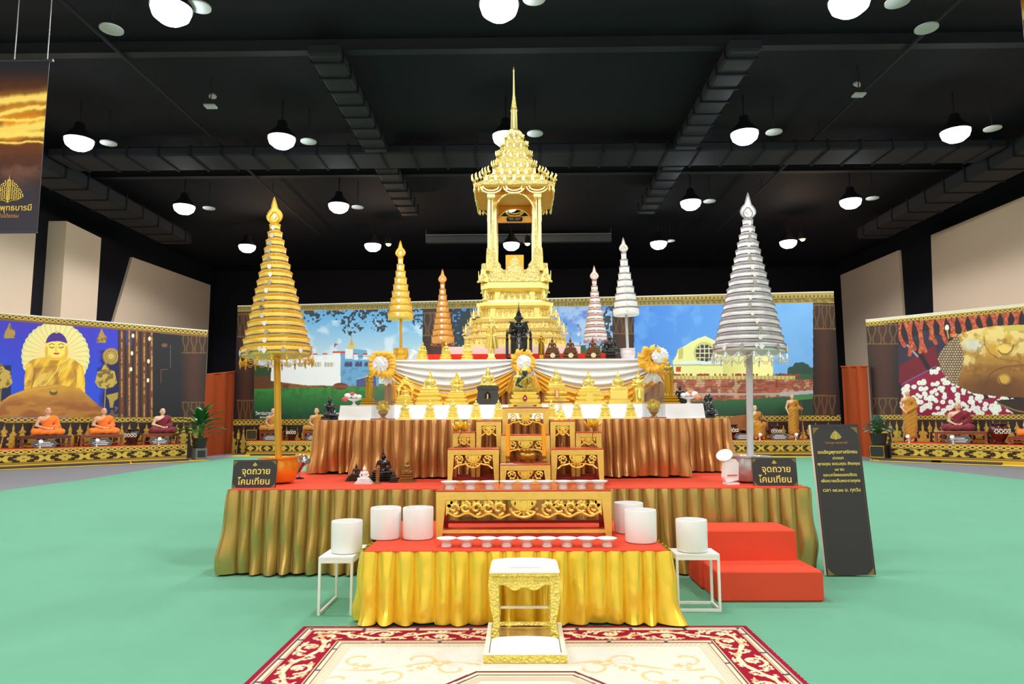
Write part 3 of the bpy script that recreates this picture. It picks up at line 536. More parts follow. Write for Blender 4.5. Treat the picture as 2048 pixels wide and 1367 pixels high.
tc_ = backdrop('very wide printed picture wall with white shrine, lawn, blue sky and yellow shrine', BCa, BCb, 6.33, NC, paint_center, 1300, 320)
BLa, BLb = wallpt(PL0, DL, NL, 1.42, -60, 700), wallpt(PL0, DL, NL, 1.42, 414, 700)
backdrop('printed picture wall with golden seated statue and pale halo on deep blue', BLa, BLb, 4.86, NL, paint_left, 560, 300)
BRa, BRb = wallpt(PR0, DR, NR, 1.42, 1735, 700), wallpt(PR0, DR, NR, 1.42, 2100, 700)
backdrop('printed picture wall with golden reclining head, white flowers and orange garlands', BRa, BRb, 4.86, NR, paint_right, 470, 300)
CAPW = mat('caption_white', (240, 240, 235), .6)
cang = math.atan2(DC[1], DC[0])
for s, px, py, sz in (('วิหารมายาเทวี', 535, 829, .2), ('สถานที่ประสูติ', 535, 836, .13)):
    q = wallpt(PC0, DC, NC, 1.40, px, py); z = (CAM0+ray(px, py)*(q[1]/ray(px, py)[1]))[2]; o = P3((BCa+BCb)/2, 0); textmesh('caption', s, sz, CAPW, tc_, P3(q, z)-o, (PI/2, 0, cang))
# ---------------------------------------------------------------- low gilded platforms in front of the pictures
REDT = mat('red_felt', (226, 62, 44), .95, bump=('noise', 300, .2), spec=.1); GOLDB = mat('gold_board', (206, 168, 58), .4, .4)
def plat_paint(ringp, flowp):
    def fn(X, Y, u, v, P):
        p = Paint(X, Y, (60, 46, 24)); S = np.hypot(P[..., 0]-P[0, 0, 0], P[..., 1]-P[0, 0, 1]); rings(p, S, (v-.72)/.22, ringp, (208, 178, 84)); flowers(p, S, (v-.27)/.4, flowp)
        p.fill((v > .67) & (v < .72), (150, 124, 56)); p.fill(v > .94, (190, 150, 70)); p.fill((v > .14) & (v < .27), (120, 98, 44)); p.fill((v > .21) & (v < .24), (190, 164, 70)); p.fill(v < .14, (214, 172, 52)); return p.C
    return fn
def platform(label, a, b, D, N, dep, nu, rp, fp):
    org = P3((a+b)/2, 0); t = thing('display_platform', label, 'platform', org); n3 = np.array([N[0], N[1], 0])
    sheet('front_panel', P3(a, .02), P3(b, .02), P3(a, PLATH), P3(b, PLATH), nu, 44, plat_paint(rp, fp), PRINTM, t, org)
    q = [P3(a, 0)-org+n3*.01, P3(b, 0)-org+n3*.01, P3(b, 0)-org+n3*dep, P3(a, 0)-org+n3*dep]
    MB().loft([q, [p+np.array([0, 0, PLATH-.012]) for p in q]]).build('body', BOARD, t)
    MB().loft([[p+np.array([0, 0, PLATH-.011]) for p in q], [p+np.array([0, 0, PLATH+.004]) for p in q]]).build('felt_top', REDT, t)
    f = [P3(a, 0)-org-n3*.07, P3(b, 0)-org-n3*.07, P3(b, 0)-org-n3*.004, P3(a, 0)-org-n3*.004]; MB().loft([f, [p+np.array([0, 0, .07]) for p in f]]).build('plinth_strip', GOLDB, t)
    return t
PLa = wallpt(PL0, DL, NL, 0, -60)
platform('low gilded platform below the blue picture with the halo', PLa, PL1, DL, NL, 1.38, 420, .2, 1.1)
platform('low gilded platform below the white and yellow shrine pictures', PC0, PC1, DC, NC, 1.38, 760, .117, .7)
PRb = wallpt(PR0, DR, NR, 0, 2100)
platform('low gilded platform below the reclining head picture', PR0, PRb, DR, NR, 1.38, 330, .2, 1.1)
# yellow cloth on the floor and black light bars on it
YCL = mat('yellow_cloth', (240, 206, 60), .8, spec=.2); BARM = mat('light_bar_black', (52, 52, 60), .5)
def floorcloth(label, a, b, N, w0):
    n = 26; c = (a+b)/2; inn = [(a+(b-a)*i/n-N*.09)-c for i in range(n+1)]; out = [(a+(b-a)*i/n-N*(w0+.12*rng.random()))-c for i in range(n+1)]; m = MB()
    ring = [(p[0], p[1]) for p in inn]+[(p[0], p[1]) for p in out[::-1]]
    for i in range(n): m.loft([[(inn[i][0], inn[i][1], z), (inn[i+1][0], inn[i+1][1], z), (out[i+1][0], out[i+1][1], z), (out[i][0], out[i][1], z)] for z in (.0075, .012)])
    setp(m.build('floor_cloth', YCL, loc=P3(c, 0)), label, 'cloth')
floorcloth('yellow cloth strip on the floor before the blue picture platform', PLa, PL1+DL*.5, NL, .75)
floorcloth('yellow cloth strip on the floor before the shrine pictures platform', PC0-DC*.3, PC1+DC*.3, NC, 1.0)
floorcloth('yellow cloth strip on the floor before the reclining head platform', PR0-DR*.4, PRb, NR, .75)
barme = MB().box(-.9, .9, -.09, .09, 0, .07, .015).mesh('light_bar', BARM)
for A, D, N, pxs, nm in ((PL0, DL, NL, (58, 125, 198, 322), 'blue picture'), (PC0, DC, NC, (545, 1535, 1600), 'shrine pictures'), (PR0, DR, NR, (1820, 1932), 'reclining head')):
    for px in pxs:
        q = wallpt(A, D, N, -.45, px, 920); setp(link('floor_light_bar', barme, BARM, None, P3(q, .012), (0, 0, math.atan2(D[1], D[0]))), 'long low black light bar on the yellow cloth before the %s platform' % nm, 'light bar', 'light bars before the %s platform' % nm)
# orange curtains closing the corners
ORC = mat('orange_curtain', (166, 72, 34), .85, spec=.2)
def curtain(label, p0, p1, h0, h1):
    p0 = np.array(p0[:2]); p1 = np.array(p1[:2]); d = p1-p0; n = np.array([-d[1], d[0]])/np.linalg.norm(d); c = (p0+p1)/2
    def fn(u, v):
        w = .05*math.sin(u*2*PI*2.5)+.02*math.sin(u*23+v*2); q = p0+d*u+n*w-c; return (q[0], q[1], v*(h0+(h1-h0)*u))
    t = thing('corner_curtain', label, 'curtain', P3(c, 0)); MB().grid(fn, 60, 10).build('cloth', ORC, t, True)
    MB().tube([P3(p0-c, h0), P3(p1-c, h1)], .03, 8).build('rail', ORC, t)
    for q, h in ((p0-c, h0), (p1-c, h1)): MB().tube([P3(q+n*.08, 0), P3(q+n*.08, h)], .03, 8).build('post', BOARD, t)
ca, cb = onz(388, 914, 0), onz(463, 906, 0); curtain('plain orange cloth curtain beside the blue picture wall', ca, cb, 3.15, 3.5)
ca, cb = onz(1692, 908, 0), onz(1746, 914.5, 0); curtain('plain orange cloth curtain beside the reclining head picture wall', ca, cb, 3.35, 3.2)
# ---------------------------------------------------------------- hanging banners
GINK = mat('gold_ink', (220, 184, 70), .45, .2)
def bodhi(parent, loc, s, m, rot=(0, 0, 0)):        # tree emblem: heart-shaped crown of small leaves around a stem
    mb = MB(); mb.prism([(-.03*s, -.1*s), (.03*s, -.1*s), (.012*s, .95*s), (0, 1.1*s), (-.012*s, .95*s)], -.001, .001)
    for i in range(11):
        f = i/10; z = (.06+.8*f)*s; w = .66*s*(1-f)**.75*min(1., .72+f*2.2)+.06*s; nk = max(1, round(w/(.088*s)))
        for sx in (-1, 1):
            for k in range(nk):
                x = sx*w*(k+.75)/nk; zz = z+.025*s*(k % 2)+.03*s*(k/nk); r = .043*s; mb.prism([(x-r*.8, zz), (x, zz-r*.9), (x+r*.8, zz), (x, zz+r*1.1)], -.001, .001)
    for sx in (-1, 1): mb.tube([(0, 0, -.08*s), (sx*.16*s, 0, -.0*s), (sx*.38*s, 0, .02*s), (sx*.58*s, 0, .12*s)], .018*s, 4)
    return mb.build('tree_emblem', m, parent, loc=loc, rot=rot)
def paint_banner(flip):
    def fn(X, Y, u, v, P):
        x = u*1.2; z = v*2.95; p = Paint(x, z, (62, 58, 66)); n = vnoise(x*3+5, z*3, 1., 4)
        p.grad(v > -1, (58, 54, 64), (52, 34, 30), v); p.fill(np.clip(1-np.abs(v-.62)/.36, 0, 1)**1.2, (170, 84, 24), .95); p.fill(np.clip(1-np.abs(v-.64)/.2, 0, 1), (232, 150, 30), .8); p.nz(np.clip(1-np.abs(v-.6)/.45, 0, 1), n, .45, (70, 34, 24), .7, .2, True); p.fill(np.clip((v-.88)*14, 0, 1), (44, 40, 46))
        for c, s, w in ((.77, .05, .022), (.70, .03, .012), (.655, -.02, .007), (.60, .06, .025), (.565, .02, .016), (.52, -.01, .005)):
            d = np.abs(v-c-1.3*s*(u-.6)-.006*np.sin(u*7+c*40)-.05*(vnoise(x*2.2+c*9, z*1.2, .5, 4)-.5)); p.fill(np.clip(1.5-d/w, 0, 1), (255, 236, 150)); p.fill(np.clip(1-d/(w*3), 0, 1), (250, 190, 50), .5)
        p.nz(np.clip((v-.22)*6, 0, 1)*np.clip((.5-v)*8, 0, 1), n, .52, (150, 92, 70), .6, .25); return p.C
    return fn
def banner(label, xc, y, z0):
    t = thing('hanging_banner', label, 'banner', (xc, y, z0)); org = np.array([xc, y, z0]); a, b = xc-.6, xc+.6
    sheet('printed_cloth', (a, y, z0), (b, y, z0), (a, y, z0+2.95), (b, y, z0+2.95), 110, 250, paint_banner(0), PRINTM, t, org)
    MB().box(-.6, .6, .003, .012, 0, 2.95).build('backing_cloth', BARM, t); MB().tube([(-.66, .01, 2.96), (.66, .01, 2.96)], .025, 8).build('top_rod', BARM, t); MB().tube([(-.6, .01, -.01), (.6, .01, -.01)], .015, 8).build('bottom_rod', BARM, t)
    for s in (-.56, -.0, .56): MB().tube([(s, .01, 2.97), (s, .01, ZC-z0)], .008, 6).build('cable', SPK, t)
    bodhi(t, (.08, -.006, .53), .40, GINK); textmesh('title_lettering', 'วิสาขบูชา', .135, GINK, t, (-.09, -.006, .36), align='RIGHT'); textmesh('title_lettering', 'พุทธบารมี', .135, GINK, t, (-.04, -.006, .36), align='LEFT'); textmesh('lower_lettering', 'ยิ่งใหญ่ สุขใจได้ธรรม', .085, mat('copper_ink', (176, 120, 60), .5), t, (-.06, -.006, .24))
pb = ony(74, 463, 11.); banner('hanging banner with golden fire picture, tree emblem and gold lettering', pb[0]-.6, 11., pb[2])
pb = ony(2052, 110, 11.); banner('fire coloured hanging banner on the reclining head picture side of the hall', pb[0]+.6, 11., pb[2]-.9)
# ================================================================ altar: cloth-covered stages
RED = mat('red_carpet', (226, 82, 58), .95, bump=('noise', 350, .25), spec=.1); BROWN = mat('bronze_satin', (200, 146, 90), .24, .6, spec=.6, bump=('noise', 4, .14, (2., 2., .6))); OLIVE = mat('olive_gold_satin', (190, 162, 92), .24, .62, spec=.6, bump=('noise', 4, .14, (2., 2., .6)))
YSAT = mat('yellow_satin', (248, 216, 72), .26, .45, spec=.6, bump=('noise', 4, .14, (2., 2., .6))); DARKIN = mat('dark_inside', (40, 30, 26), .9); WCLOTH = mat('white_cloth', (236, 236, 238), .55, sheen=.3)
GOLD = mat('polished_gold', (255, 220, 100), .3, .5); GOLDC = mat('carved_gold', (255, 224, 104), .36, .55, bump=('voronoi', 38, .7)); GOLDK = mat('brushed_gilt', (232, 200, 96), .42, .35, bump=('noise', 40, .25, (1, 1, 8)), noise=(14, .15)); LACQ = mat('red_lacquer', (150, 36, 26), .35, coat=.3)
REDWOOD = mat('red_lacquer_top', (206, 70, 44), .3, coat=.4)
def skirt(path, z0, z1, pw, flare, amp, m, parent, seed=0, closed=False, name='pleated_skirt'):
    r = np.random.default_rng(seed); pts = [np.array(p, float) for p in path]; S = [0.]
    for a, b in zip(pts[:-1], pts[1:]): S.append(S[-1]+np.linalg.norm(b-a))
    L = S[-1]; npl = max(3, int(round(L/pw)))
    jit = np.concatenate([[0], np.cumsum(.75+.5*r.random(npl))]); jit = jit/jit[-1]*L
    s = np.concatenate([jit[i]+np.array([0, .03, .07, .14, .26, .4, .55, .7, .82, .9, .95, .98])*(jit[i+1]-jit[i]) for i in range(npl)]+[[L]]); ns = len(s)-1
    xy = np.stack([np.interp(s, S, [p[k] for p in pts]) for k in (0, 1)], 1)
    tan = np.zeros_like(xy); seg = [unit(b-a) for a, b in zip(pts[:-1], pts[1:])]
    k = np.clip(np.searchsorted(S, s, 'right')-1, 0, len(seg)-1); tan = np.array([seg[i] for i in k]); nor = np.stack([tan[:, 1], -tan[:, 0]], 1)
    w = 5; ker = np.ones(2*w+1)/(2*w+1); nor = np.stack([np.convolve(np.pad(nor[:, c], w, 'edge'), ker, 'valid') for c in (0, 1)], 1); nor /= np.linalg.norm(nor, axis=1)[:, None]+1e-9
    nv = 15; V = []; wob = r.normal(size=(npl+1, 3)); hem = np.abs(r.normal(size=npl+1))*.008
    for j in range(nv+1):
        v = j/nv; dn = 1-v                       # dn 1 at the hem
        pi = np.clip(np.searchsorted(jit, s, 'right')-1, 0, npl-1); ph = (s-jit[pi])/(jit[pi+1]-jit[pi])
        ph2 = np.clip(ph+.12*dn*np.sin(dn*3.2+wob[pi, 0]*2)*np.sin(PI*ph), 0, 1)
        prof = np.sin(PI*np.clip(ph2**1.15, 0, 1))**(.4+.3*dn)
        off = flare*dn**1.2+amp*(.5+.5*dn**.6)*prof*(1+.25*wob[pi, 1]*dn)+.012*dn*np.sin(s*7+dn*5+seed)+.25*amp*np.sin(dn*9+wob[pi, 2]*6)*prof*dn
        q = xy+nor*off[:, None]; z = z0+(z1-z0)*v+(hem[pi]*dn**3 if v < .5 else 0*s)
        V.append(np.concatenate([q, z[:, None]], 1))
    V = np.concatenate(V); n = ns+1; a = (np.arange(nv)[:, None]*n+np.arange(ns)[None]).ravel()
    return link(name, arrmesh(name, V, np.stack([a, a+1, a+n+1, a+n], 1), m), m, parent)
def rectpath(x0, x1, y0, y1): return [(x0, y1), (x0, y0), (x1, y0), (x1, y1)]
STZ, YTZ, T2Z, T3Z = .785, .515, 1.42, 2.19
# front table (yellow)
t = thing('offering_table', 'low table with red top and pleated yellow satin skirt', 'table', (0, 0, 0))
MB().box(-1.06, .99, 5.02, 6.36, .008, YTZ-.012).build('table_body', DARKIN, t); MB().box(-1.1, 1.02, 4.96, 6.38, YTZ-.012, YTZ, .004).build('felt_top', RED, t)
skirt(rectpath(-1.1, 1.02, 4.99, 6.36), .02, YTZ-.006, .118, .02, .075, YSAT, t, 3)
# stage
t = thing('altar_stage', 'wide stage with red carpet top and pleated olive gold satin skirt', 'stage', (0, 0, 0))
MB().box(-2.68, 2.62, 6.6, 11.9, .008, STZ-.02).build('stage_body', DARKIN, t); MB().box(-2.72, 2.66, 6.55, 11.95, STZ-.02, STZ, .004).build('carpet_top', RED, t)
skirt([(-2.72, 11.9), (-2.72, 6.58), (2.66, 6.58), (2.66, 11.9)], .02, STZ-.008, .13, .03, .085, OLIVE, t, 5)
# second tier with stepped front
t = thing('middle_tier', 'middle altar tier with pleated bronze brown satin skirt and projecting centre', 'stage', (0, 0, 0))
cpth = [(-2.42, 11.2), (-2.42, 8.3), (-1.78, 8.3), (-1.78, 7.6), (1.76, 7.6), (1.76, 8.3), (2.46, 8.3), (2.46, 11.2)]
ins = [(-2.38, 11.2), (-2.38, 8.35), (-1.74, 8.35), (-1.74, 7.64), (1.72, 7.64), (1.72, 8.35), (2.42, 8.35), (2.42, 11.2)][::-1]
MB().loft([[(x, y, STZ+.002) for x, y in ins], [(x, y, T2Z-.01) for x, y in ins]]).build('tier_body', DARKIN, t)
MB().loft([[(x, y, T2Z-.009) for x, y in cpth[::-1]], [(x, y, T2Z) for x, y in cpth[::-1]]]).build('white_top_cloth', WCLOTH, t)
skirt(cpth, STZ+.014, T2Z-.002, .103, .02, .075, BROWN, t, 9)
# white riser on it
RZ = T2Z+.175
t = thing('white_riser', 'long low riser wrapped in white satin cloth behind the small statues', 'riser', (0, 8.36, T2Z))
MB().grid(lambda u, v: (-2.17+4.36*u+(.02*(1-v)*(1 if u > .5 else -1) if u in (0, 1) else 0), -.02*(1-v)+.006*math.sin(u*70+v*3)*(1-v)+.004*math.sin(u*31), .003+v*(RZ-T2Z-.003)), 160, 6).build('front_cloth', WCLOTH, t, True)
MB().box(-2.17, 2.19, .01, .42, .003, RZ-T2Z-.004).build('riser_box', WCLOTH, t); MB().box(-2.17, 2.19, 0, .42, RZ-T2Z-.004, RZ-T2Z).build('top_cloth', WCLOTH, t)
# third tier (draped)
T3Y, T3L, T3R = 8.95, -1.74, 1.82
t3 = thing('upper_tier', 'upper altar tier with white top draped in white and yellow swags', 'stage', (0, 0, 0))
MB().box(T3L+.03, T3R-.03, T3Y+.03, 11.3, T2Z+.002, T3Z-.012).build('tier_body', DARKIN, t3); MB().box(T3L-.01, T3R+.01, T3Y-.01, 11.32, T3Z-.012, T3Z).build('white_top', WCLOTH, t3)
skirt(rectpath(T3L, T3R, T3Y, 11.25), T2Z+.01, T3Z-.01, .1, .02, .03, BROWN, t3, 11)
YDRAPE = mat('yellow_drape', (248, 190, 52), .5, .05, sheen=.2)
def swag(xa, xb, za, zb, s0, s1, n, m, dy, name, e0=0., e1=.0):
    def fn(u, v):
        sag = (s0+(s1-s0)*v)*4*u*(1-u)*(1-.15*(2*u-1)**2); zl = za-(e0+(e1-e0)*v); zr = zb-(e0+(e1-e0)*v); prof = math.sin(PI*u)**.5
        fold = math.sin(v*n*2*PI+1.2*math.sin(u*PI))
        return (xa+(xb-xa)*u, T3Y-.05-dy-.028*fold*(.3+.7*prof)-.03*prof*math.sin(PI*v)-.02*prof, zl+(zr-zl)*u-sag-.012*fold*prof)
    MB().grid(fn, 60, n*10).build(name, m, t3, True)
for xa, xb in ((T3L-.02, .03), (.07, T3R+.02)):
    swag(xa, xb, T3Z-.005, T3Z-.005, .0, .40, 5, WCLOTH, .0, 'white_swag', 0., .12)
    swag(xa, xb, T3Z-.08, T3Z-.08, .30, .52, 4, YDRAPE, .035, 'yellow_swag', .0, .14)
# rosettes: ruffled cloth balls pinned on the drape, each petal fold its own piece
def rosette(label, px, py, R, wx, wz, ws, tails):
    p = ony(px, py, T3Y-.19); t = thing('cloth_rosette', label, 'rosette', p)
    MB().ball((0, .02, 0), (R*.72, .05, R*.72), 16, 8).build('core', YDRAPE, t, True)
    pet = MB().grid(lambda u, v: ((u-.5)*.085*(.5+math.sin(PI*v)*.7), -.045*math.sin(PI*v)-.03*math.cos((u-.5)*2*PI)*math.sin(PI*v), v*.12), 8, 6).mesh('petal', YDRAPE, True)
    k = 0
    for ring, (rr, n, tilt) in enumerate(((R*.92, 22, 1.45), (R*.72, 20, 1.0), (R*.5, 16, .65), (R*.2, 8, .3))):
        for i in range(n):
            a = 2*PI*i/n+ring*.3+.2*random.random(); s = R/.19*(.9+.3*random.random())
            M_ = Matrix.Rotation(-a+PI/2, 4, 'Y') @ Matrix.Translation((0, -.04-.012*(3-ring)-.03*random.random(), rr*.55*random.uniform(.8, 1.15))) @ Matrix.Rotation(-(PI/2-tilt)*.75, 4, 'X') @ Matrix.Rotation(random.uniform(-1.5, 1.5), 4, 'Z') @ Matrix.Scale(s*.85, 4)
            o = link('petal', pet, YDRAPE, t); o.matrix_local = M_
    wp_ = MB().grid(lambda u, v: ((u-.5)*.1*(.5+math.sin(PI*v)*.8), -.03*math.sin(PI*v)-.02*math.cos((u-.5)*2*PI)*v, v*.09), 6, 5).mesh('white_petal', WCLOTH, True)
    for ring, (rr, n, tilt) in enumerate(((ws*.95, 16, 1.2), (ws*.65, 14, .8), (ws*.3, 9, .4))):
        for i in range(n):
            a = 2*PI*i/n+ring*.4; M_ = Matrix.Translation((wx, -.11-.015*ring, wz)) @ Matrix.Rotation(-a, 4, 'Y') @ Matrix.Translation((0, 0, rr*.5)) @ Matrix.Rotation(-(PI/2-tilt)*.8, 4, 'X') @ Matrix.Rotation(random.uniform(-.6, .6), 4, 'Z') @ Matrix.Scale(ws/.1, 4)
            o = link('white_petal', wp_, WCLOTH, t); o.matrix_local = M_
    MB().ball((wx, -.09, wz), (ws*.9, .05, ws*.9), 12, 6).build('white_core', WCLOTH, t, True)
    for x0, x1, l, m, nm in tails:
        MB().grid(lambda u, v: (x0*v+(x1*(u-.5)*2+x0)*(1-v)+.3*x0*(1-v), -.01-.05*math.sin(PI*v)*(1+.4*math.sin(u*19))-.015*math.sin(u*24)*(1-v), -R*.5-l*(1-v)+.015*math.sin(u*17)*(1-v)), 40, 8).build(nm, m, t, True, (0, .0, 0))
rosette('yellow cloth rosette with white centre near the gold umbrella pot', 768, 729, .18, -.03, .0, .08, [(.07, .13, .16, WCLOTH, 'white_tail'), (.12, .05, .36, YDRAPE, 'yellow_tail')])
rosette('yellow and white cloth rosette behind the green seated statue', 1046, 724, .155, .01, -.01, .075, [(-.07, .1, .14, WCLOTH, 'white_tail'), (.1, .1, .14, WCLOTH, 'white_tail'), (-.1, .1, .3, YDRAPE, 'yellow_tail'), (.12, .1, .3, YDRAPE, 'yellow_tail')])
rosette('yellow and white cloth rosette near the silver umbrella pot', 1303, 719, .175, .09, .04, .08, [(-.0, .15, .2, WCLOTH, 'white_tail')])
# red steps
t = thing('red_steps', 'two red carpeted steps up to the stage', 'steps', (1.92, 5.57, 0))
MB().box(-.4, .42, 0, .5, .008, .24, .012).build('lower_step', RED, t); MB().box(-.42, .38, .4, .84, .008, .49, .012).build('upper_step', RED, t)
# ---------------------------------------------------------------- rug
def rug_paint(X, Y, u, v, P):
    x, y = P[..., 0], P[..., 1]; p = Paint(x, y, (222, 215, 200)); y1, y0, xl, xr = 4.93, 1.93, -1.5, 1.53
    d = np.minimum(np.minimum(x-xl, xr-x), np.minimum(y1-y, y-y0)); hor = np.minimum(y1-y, y-y0) <= np.minimum(x-xl, xr-x); s = np.where(hor, x-.015, np.where(x < 0, y-3.2, y-3.2+.26)); tt = (d-.2)/.11
    n = vnoise(x, y, .05, 3); p.fill(n > .6, (212, 205, 190), .5)
    RB = (150, 20, 44); CR = (236, 214, 176); GR = (176, 166, 158)
    for a, b, c in ((0, .03, RB), (.03, .045, GR), (.045, .055, (120, 30, 44)), (.055, .078, CR), (.078, .086, (110, 90, 90)), (.086, .092, CR), (.092, .312, RB), (.312, .32, CR), (.32, .327, (90, 60, 60)), (.327, .352, CR), (.352, .36, (120, 30, 44)), (.36, .37, (214, 200, 180)), (.37, .43, (206, 190, 156))): p.fill((d >= a) & (d < b), c)
    rope = (d > .375) & (d < .425); p.fill(rope & (np.sin((s*1.0+(d-.4)*.8)*2*PI/.03) > .2), (232, 222, 196)); p.fill((d > .043) & (d < .09) & (np.abs(((s+.18) % .36)-.18) < .012), (70, 70, 90)); p.fill((d > .325) & (d < .355) & (np.abs((s % .36)-.18) < .012), (80, 80, 96))
    bd = (d > .095) & (d < .31); L = .37; ph = (s/L) % 1; sg = np.where(((s/L) // 1) % 2 < 1, 1., -1.); S2 = (ph-.5)*L; T = tt*.11
    vine = np.abs(T-.055*sg*np.sin(PI*ph)*-1.0) ; p.fill(bd & (vine < .011+.008*np.abs(np.sin(ph*PI*3))), CR)
    r = np.hypot(S2, T-.02*sg); th = np.arctan2((T-.02*sg)*sg, S2); spir = np.abs(((r-.014-.0115*((th+PI))) ) ); p.fill(bd & (r < .1) & (spir < .012), CR); p.fill(bd & (r < .034*(1+.2*np.cos(6*th))), np.array((240, 222, 190))); p.fill(bd & (r < .012), (206, 176, 120))
    for cx, cz, w, l, an in ((-.13, .05, .016, .05, .5), (.12, -.055, .016, .05, -.4), (-.06, -.07, .014, .04, .2), (.07, .075, .014, .045, -.3), (-.16, -.02, .012, .05, 1.2), (.16, .03, .013, .05, .9), (.02, -.085, .01, .05, .1), (-.1, .085, .01, .05, 0)):
        a = S2-cx; b = T*sg-cz; q = a*math.cos(an)+b*math.sin(an); e = -a*math.sin(an)+b*math.cos(an); p.fill(bd & (np.abs(e) < w*(1-(q/l)**2)*(1+.35*np.sign(np.sin(q*190)))) & (np.abs(q) < l), CR)
    p.fill(bd & (np.abs(tt) < .9) & (n > .66) & (p.C[..., 1] > 150), (206, 160, 104), .8)
    f = d > .44; TN = (222, 188, 124)
    for sx in (-1, 1):
        for cx, cy, R, a0, da in ((.62, 4.26, .12, 0, 4.4), (.95, 4.28, .11, 2.2, -4.2), (.38, 4.12, .1, 3.1, 4.2), (.75, 4.02, .1, .4, 4.4), (1.0, 3.95, .09, 2.6, -4.), (.5, 3.75, .13, 1., 4.)):
            pts = [(sx*(cx+R*(.25+.9*k/16)*math.cos(a0+da*k/16)), cy+R*(.25+.9*k/16)*math.sin(a0+da*k/16)) for k in range(17)]
            dd = np.full(x.shape, 9.)
            for (ax, ay), (bx, by) in zip(pts[:-1], pts[1:]): dd = np.minimum(dd, np.hypot(x-(ax+bx)/2, y-(ay+by)/2))
            p.fill(f & (dd < .012), TN, .85)
            ex, ey = pts[-1]; dd2 = np.hypot(x-ex, y-ey); t2 = np.arctan2(y-ey, x-ex); p.fill(f & (dd2 < .028*(1+.3*np.cos(5*t2))), TN, .9); p.fill(f & (np.hypot(x-ex-sx*.07, y-ey-.03) < .02), TN, .8); p.fill(f & (np.hypot(x-ex-sx*.05, y-ey+.04) < .018), TN, .8)
        p.fill(f & (np.abs(y-(4.16+.07*np.sin((x*sx-.2)*6.5))) < .009+.006*np.sin(x*20)) & (x*sx > .24) & (x*sx < 1.04), TN, .85)
    oc = np.maximum(np.maximum(np.abs(x-.02), np.abs(y-3.2)*.82), (np.abs(x-.02)+np.abs(y-3.2)*.82)*.72)
    for a, b, c in ((.70, .72, (110, 40, 50)), (.68, .70, CR), (.665, .68, (120, 96, 96)), (.60, .655, (206, 190, 156)), (.3, .59, (236, 228, 212))): p.fill((oc > a) & (oc < b) & f, c)
    p.fill((oc < .3), RB); return p.C
t = thing('floor_rug', 'cream patterned rug with red scroll border below the offering table', 'rug', (0, 3.4, .006))
RUGM = printmat('woven_rug', .95, .1)
sheet('pile', (-1.5, 1.93, .016), (1.53, 1.93, .016), (-1.5, 4.93, .016), (1.53, 4.93, .016), 520, 400, rug_paint, RUGM, t, (0, 3.4, .006))
MB().box(-1.5, 1.53, -1.47, 1.53, .0005, .0095).build('backing', mat('rug_edge', (150, 30, 50), .9), t)
# ---------------------------------------------------------------- kneeling bench
IV = mat('ivory_paint', (246, 242, 226), .35); CUSH = mat('white_cushion', (250, 250, 248), .6); GOLDR = mat('relief_gilt', (250, 222, 110), .4, .35, bump=('voronoi', 60, .7), noise=(40, .2))
t = thing('kneeling_bench', 'white and gilt kneeling bench with padded tray and padded stool', 'bench', (.02, 4.2, .0165))
MB().box(-.245, .245, 0, .03, 0, .045, .003).build('gilt_front', GOLDR, t); MB().box(-.245, -.215, .03, .64, 0, .05, .004).build('side_rail', IV, t); MB().box(.215, .245, .03, .64, 0, .05, .004).build('side_rail', IV, t)
MB().box(-.215, .215, .03, .64, .002, .02).build('tray_bottom', mat('mirror_gold', (226, 204, 140), .15, .6), t); MB().box(-.245, .245, .0, .03, .045, .05).build('front_cap', IV, t)
MB().grid(lambda u, v: (-.21+.42*u, .035+.31*v, .03+.04*(math.sin(PI*min(max(u, .001), .999))**.25)*(math.sin(PI*min(max(v, .001), .999))**.25)), 24, 18).build('tray_cushion', CUSH, t, True)
for sx in (-1, 1):
    for y, fr in ((.40, 1), (.6, 0)):
        P_ = [(sx*.19, y, .0), (sx*.19, y, .04), (sx*.18, y, .1), (sx*.193, y, .2), (sx*.2, y, .33), (sx*.19, y, .39)]
        w_ = [.03, .022, .02, .027, .034, .036]
        MB().loft([[(p[0]-w, p[1]-w*.6, p[2]+.02), (p[0]+w, p[1]-w*.6, p[2]+.02), (p[0]+w, p[1]+w*.6, p[2]+.02), (p[0]-w, p[1]+w*.6, p[2]+.02)] for p, w in zip(P_, w_)]).build('leg', GOLDR, t, 60)
ap = [(-.2, .41)]+[(-.2+.4*i/20, .36-.035*abs(math.sin(i/20*PI))**.8-.012*math.cos(i/20*PI*6)) for i in range(21)]+[(.2, .41)]
MB().prism(ap, .385, .405).build('carved_apron', GOLDR, t); MB().box(-.19, .19, .39, .41, .1, .118).build('stretcher', GOLDR, t); MB().box(-.19, .19, .595, .61, .15, .165).build('stretcher', IV, t)
MB().box(-.218, .218, .36, .66, .41, .43, .004).build('gilt_band', GOLDR, t); MB().sq([(.225, .155, 0), (.225, .155, .012), (.21, .14, .03)], (0, .51, .43)).build('top_frame', IV, t)
MB().grid(lambda u, v: (-.2+.4*u, .38+.26*v, .455+.03*(math.sin(PI*min(max(u, .001), .999))**.25)*(math.sin(PI*min(max(v, .001), .999))**.25)), 24, 16).build('top_cushion', CUSH, t, True)
